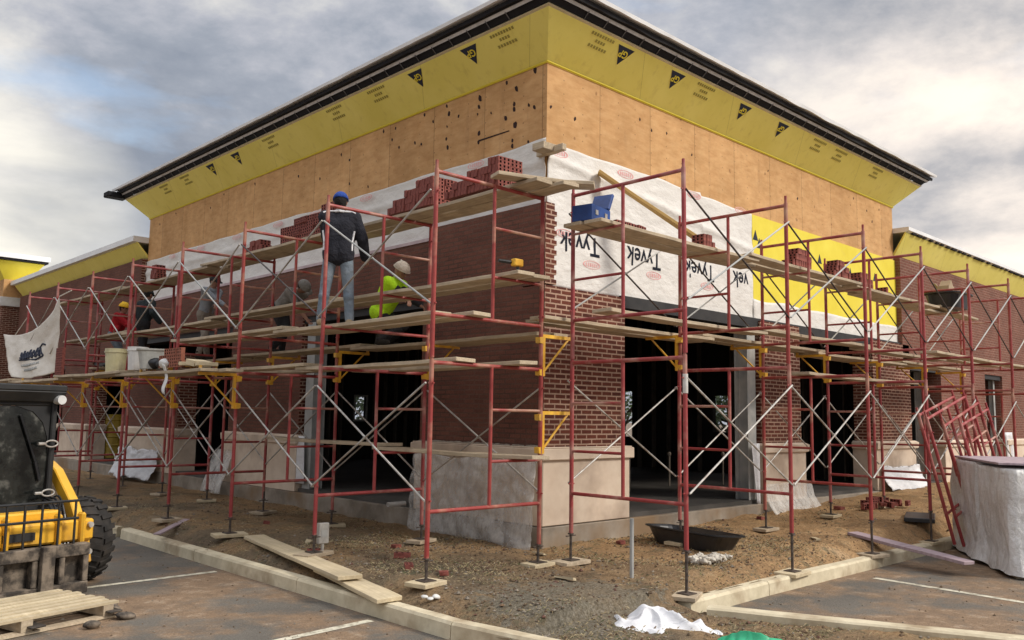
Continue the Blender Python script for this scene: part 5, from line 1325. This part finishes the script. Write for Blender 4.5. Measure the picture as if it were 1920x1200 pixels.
# cab: posts, roof, rounded window
mb = MB()
for x in (-.50, .44):
    mb.box((x, -.12, .85), (x + .06, .0, 2.12)); mb.box((x, .82, .85), (x + .06, .92, 2.12)); mb.box((x, .0, .85), (x + .06, .82, 1.1))
mb.box((-.5, -.12, .62), (.5, -.02, .92)); mb.box((-.50, -.10, 1.96), (.50, .0, 2.12))
for i in range(6): mb.box((-.47 if i < 3 else .44, .12 + .22 * (i % 3), 1.1), (-.44 if i < 3 else .47, .15 + .22 * (i % 3), 2.1))
sp(mb, 'cab_frame', M['skidblk'], bevel=.012)
mb = MB(); mb.prism([(-.54, -.22, 2.12), (.54, -.22, 2.12), (.54, .95, 2.12), (-.54, .95, 2.12)], (0, 0, .07)); mb.prism([(-.54, -.22, 2.12), (.54, -.22, 2.12), (.54, -.14, 2.0), (-.54, -.14, 2.0)], (0, .03, .0)); sp(mb, 'cab_roof', M['skidblk'], bevel=.02)
mb = MB(); 
pr_ = [(-.44, .92)] + [(.42 + 0 * a, .92) for a in (0,)] + [(.44, 1.45), (.42, 1.62), (.36, 1.78), (.24, 1.90), (.08, 1.955), (-.44, 1.96)]
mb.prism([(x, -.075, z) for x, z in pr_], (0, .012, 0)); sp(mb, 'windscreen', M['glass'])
mb = MB(); mb.prism([(.44, -.085, 1.40), (.44, -.085, 1.96), (.05, -.085, 1.96), (.24, -.085, 1.90), (.36, -.085, 1.78), (.42, -.085, 1.62)], (0, .02, 0)); sp(mb, 'window_surround', M['skidblk'])
mb = MB(); mb.cyl((.10, -.10, 1.86), (.30, -.10, 1.35), .012, n=6); mb.cyl((.30, -.10, 1.35), (.36, -.10, 1.15), .02, n=6); sp(mb, 'wiper', M['blackpl'])
mb = MB(); mb.box((-.25, .3, .95), (.25, .75, 1.1)); mb.box((-.25, .68, 1.1), (.25, .8, 1.75)); sp(mb, 'seat', M['blackpl'], bevel=.03)
mb = MB(); mb.cyl((.47, -.24, 2.03), (.47, -.14, 2.03), .05, n=16); sp(mb, 'work_light', M['chrome'])
for z in (1.55, 1.02):
    mb = MB(); mb.path([V((.42 + .07 * math.cos(a), -.16 - .02, z + .035 * math.sin(a))) for a in [2 * math.pi * i / 14 for i in range(15)]], .009, 6); mb.cyl((.28, -.17, z), (.36, -.17, z), .016, n=6); sp(mb, 'grab_handle', M['galv'])
for s_ in (-1, 1):     # lift arms coming down beside the cab to the carriage
    mb = MB(); x0 = .57 * s_; x1 = .68 * s_; a, b = min(x0, x1), max(x0, x1)
    pts = [(1.5, 1.62), (.15, 1.34), (-.02, 1.26), (-.36, .93), (-.58, .60), (-.66, .30), (-.54, .28), (-.46, .54), (-.28, .80), (.02, 1.12), (.2, 1.20), (1.5, 1.46)]
    mb.prism([(a, y, z) for y, z in pts], (b - a, 0, 0)); sp(mb, 'lift_arm', M['skidyel'], bevel=.012)
    mb = MB(); mb.cyl((.50 * s_, -.1, .60), (.50 * s_, -.5, .35), .04, n=10); mb.cyl((.50 * s_, .3, .85), (.50 * s_, -.1, .60), .055, n=10); sp(mb, 'tilt_cylinder', M['skidblk'])
mb = MB(); mb.box((-.68, -.66, .54), (.68, -.48, .76)); mb.box((-.40, -.50, .70), (.40, -.30, .86)); [mb.box((x, -.72, .46), (x + .05, -.60, .84)) for x in (-.56, -.30, .24, .50)]; sp(mb, 'cross_member', M['skidyel'], bevel=.02)
for i in range(4):      # hydraulic hoses sagging from the cab to the carriage
    mb = MB(); x = .40 + .035 * i; mb.path([V((x - .10 * t_, -.12 - .55 * t_, .95 - .55 * t_ + .16 * math.sin(3.1 * t_) * (1 + .2 * i))) for t_ in [j_ / 9 for j_ in range(10)]], .012, 6); sp(mb, 'hydraulic_hose', M['blackpl'])
for x, z in ((.60, .70), (.60, .42)):
    mb = MB(); mb.cyl((x + .02, -.70, z), (x + .02, -.62, z), .03, n=12); sp(mb, 'pivot_pin', M['galv'])
mb = MB(); mb.box((-.3, -.685, .60), (.02, -.662, .68)); sp(mb, 'badge_plate', M['skidblk'])
# carriage and forks
mb = MB(); y0, y1 = -.86, -.74
mb.box((-1.1, y0, .42), (.52, y1, .54)); mb.box((-1.1, y0, .03), (.52, y1, .15)); 
for x in (-1.1, -.80, -.42, -.08, .20, .46): mb.box((x, y0 + .01, .15), (x + .06, y1 - .01, .42))
mb.box((-1.06, -.74, .12), (.48, -.70, .44)); sp(mb, 'fork_carriage', M['skidmud'], bevel=.008)
mb = MB()
for z in (.98, .80): mb.cyl((-1.27, -.80, z), (.40, -.80, z), .015, n=6)
for i in range(10): mb.cyl((-1.23 + .177 * i, -.80, .52), (-1.23 + .177 * i, -.80, .98), .013, n=6)
sp(mb, 'load_guard', M['skidblk'])
for x in (-.75, -.02):
    mb = MB(); mb.box((x, -.92, .05), (x + .13, -.86, .55)); mb.prism([(x, -.92, .05), (x, -2.05, .06), (x, -2.05, .075), (x, -.92, .10)], (.13, 0, 0)); sp(mb, 'fork', M['skidmud'], bevel=.004)
# slatted pallet in front of the forks
O2 = mS @ V((-.4, -1.5, 0)); t = thing('slatted_pallet', 'pale wooden slatted pallet resting in front of the loader at bottom left', 'pallet', O2)
for i in range(8):
    mb = MB(); y = -1.02 - .125 * i; mb.box((-1.6, y - .075, .125), (.10 + .02 * (i % 3), y, .147)); sp(mb, 'slat', M['palewood'], t)
for x in (-1.55, -.8, -.04):
    mb = MB(); mb.box((x, -1.98, .03), (x + .1, -1.0, .123)); sp(mb, 'runner', M['plank'], t)
mb = MB()
for i in range(3): mb.box((-1.6, -1.98 + .43 * i, .006), (.10, -1.88 + .43 * i, .028))
sp(mb, 'bottom_board', M['plank'], t)
for i, (a, b, h) in enumerate(((.20, -1.75, .03), (.30, -1.55, .02), (.10, -2.12, .03), (-.3, -2.2, .03))):
    p = mS @ V((a, b, 0)); lump('stone_lump', ('muddy pale stone at the right end of the slatted pallet', 'small flat stone farthest right of the slatted pallet', 'muddy stone under the near right corner of the slatted pallet', 'muddy stone under the near edge of the slatted pallet')[i], 'stone', p.x, p.y, AZ, [(0, 0, h, .06, 1.4, 1, .6)], M['skidmud'])

# ------------------------------------------------------------------ loose stones and clods (nobody could count them)
def scatter(n, region, zf, r0, r1, mats, name, label):
    mb = MB(); c = 0
    while c < n:
        x, y = region()
        if x is None: continue
        c += 1; r_ = jit.uniform(r0, r1) * (1 if jit.random() < .93 else 1.8); z = zf(x, y); a = jit.uniform(0, 6.28)
        pts = []
        for (u, v_, w_) in ((1, 0, 0), (-.9, .2, 0), (0, 1, 0), (.1, -.9, 0), (.1, .1, .8), (0, 0, -.6)):
            u *= jit.uniform(.7, 1.3); v_ *= jit.uniform(.7, 1.3); w_ *= jit.uniform(.6, 1.1)
            pts.append((x + (u * math.cos(a) - v_ * math.sin(a)) * r_, y + (u * math.sin(a) + v_ * math.cos(a)) * r_, z + w_ * r_ + r_ * .2))
        mb.cur = 0 if jit.random() < .62 else (1 if jit.random() < .7 else 2)
        mb.add(pts, [(0, 2, 4), (2, 1, 4), (1, 3, 4), (3, 0, 4), (2, 0, 5), (1, 2, 5), (3, 1, 5), (0, 3, 5)])
    o = mb.build(name, mats); return tag(o, label, kind='stuff')
def rs():
    x, y = (jit.uniform(-3.2, 8), jit.uniform(-6.5, 9)) if jit.random() < .5 else (jit.uniform(-3.2, 3), jit.uniform(-4.5, 2))
    if not in_soil(x, y) or (x > -.25 and y > -.25) or (y < -2.8 and x > -1.1 and y > -3.1): return None, None
    if nz(x, y, 8, .9) < jit.uniform(-.5, .25): return None, None
    return x, y
M['clod'] = speckle('soil_clod', (.07, .05, .032), (.16, .10, .055), 9, .95, obj=False); M['pebble'] = speckle('pebble', (.15, .125, .095), (.27, .23, .18), 9, .9, obj=False); M['brickbit'] = speckle('brick_crumb', (.08, .036, .026), (.13, .06, .04), 9, .9, obj=False)
scatter(6500, rs, soil_z, .005, .019, [M['clod'], M['pebble'], M['brickbit']], 'loose_stones', 'loose pebbles and clods over the brown soil')
def ra():
    if jit.random() < .6: return jit.uniform(-7, -3.6), jit.uniform(-3.5, 4)
    x, y = jit.uniform(-.5, 6), jit.uniform(-7, -3.2)
    return (x, y) if x > -.8 + (-3.2 - y) * .5 else (None, None)
scatter(700, ra, lambda x, y: AZ, .005, .016, [M['clod'], M['pebble'], M['pebble']], 'loose_grit', 'scattered grit on the parking asphalt')

# small debris
mb_ = [('offcut', 'palewood', 'pale wood scrap on the soil %s'), ('brick_fragment', 'brick_unit', 'broken brick fragment on the soil %s')]
spots = [(-2.3, 2.0, 'under the second bay of the left scaffold'), (-1.9, 3.9, 'under the third bay of the left scaffold'), (-.6, -.55, 'right at the stone corner'), (.9, -.6, 'between the stone corner and the black tub'), (3.2, -2.2, 'between the black tub and the right kerb'), (4.3, -.7, 'before the first right pier'), (-1.6, -1.9, 'in front of the stone corner'), (-2.4, -.9, 'beside the nearest outer post'), (2.2, -.75, 'behind the black tub'), (-1.7, .9, 'under the first bay of the left scaffold')]
for i, (x, y, wh) in enumerate(spots):
    nm, mt_, lb = mb_[i % 2]; a = jit.uniform(0, 3); sx, sy, sz = (.11, .035, .02) if i % 2 == 0 else (.05, .045, .045)
    mb = MB(); mb.box((-sx, -sy, 0), (sx, sy, sz), Matrix.Rotation(a, 4, 'Z') @ Matrix.Rotation(jit.uniform(-.2, .2), 4, 'X')); z = soil_z(x, y)
    mb.v = [v + V((x, y, z + .005)) + V((jit.uniform(-1, 1), jit.uniform(-1, 1), jit.uniform(-1, 1))) * .006 for v in mb.v]
    solo(mb, nm, M[mt_], lb % wh, nm.replace('_', ' '), (x, y, z))

# straw and dead grass trodden into the soil
mb = MB(); c = 0
M['straw'] = speckle('dead_straw', (.30, .23, .12), (.50, .41, .25), 9, .9, obj=False); M['weed'] = speckle('dull_weeds', (.09, .11, .04), (.16, .17, .07), 9, .9, obj=False)
while c < 9000:
    x, y = rs()
    if x is None or nz(x, y, 21, .8) < jit.uniform(-.35, .35): continue
    c += 1; a = jit.uniform(0, 6.28); L = jit.uniform(.015, .055); w_ = .0022; z = soil_z(x, y) + .004
    dx, dy = math.cos(a) * L, math.sin(a) * L; up = jit.uniform(0, .03); mb.cur = 0 if jit.random() < .78 else 1
    mb.add([(x - dy / L * w_, y + dx / L * w_, z), (x + dy / L * w_, y - dx / L * w_, z), (x + dx, y + dy, z + up), (x + dx * .5, y + dy * .5, z + up * .7 + .004)], [(0, 1, 2), (0, 2, 3), (1, 3, 2)])
tag(mb.build('dead_grass', [M['straw'], M['weed']]), 'dry straw and dead grass trodden into the brown soil', kind='stuff')
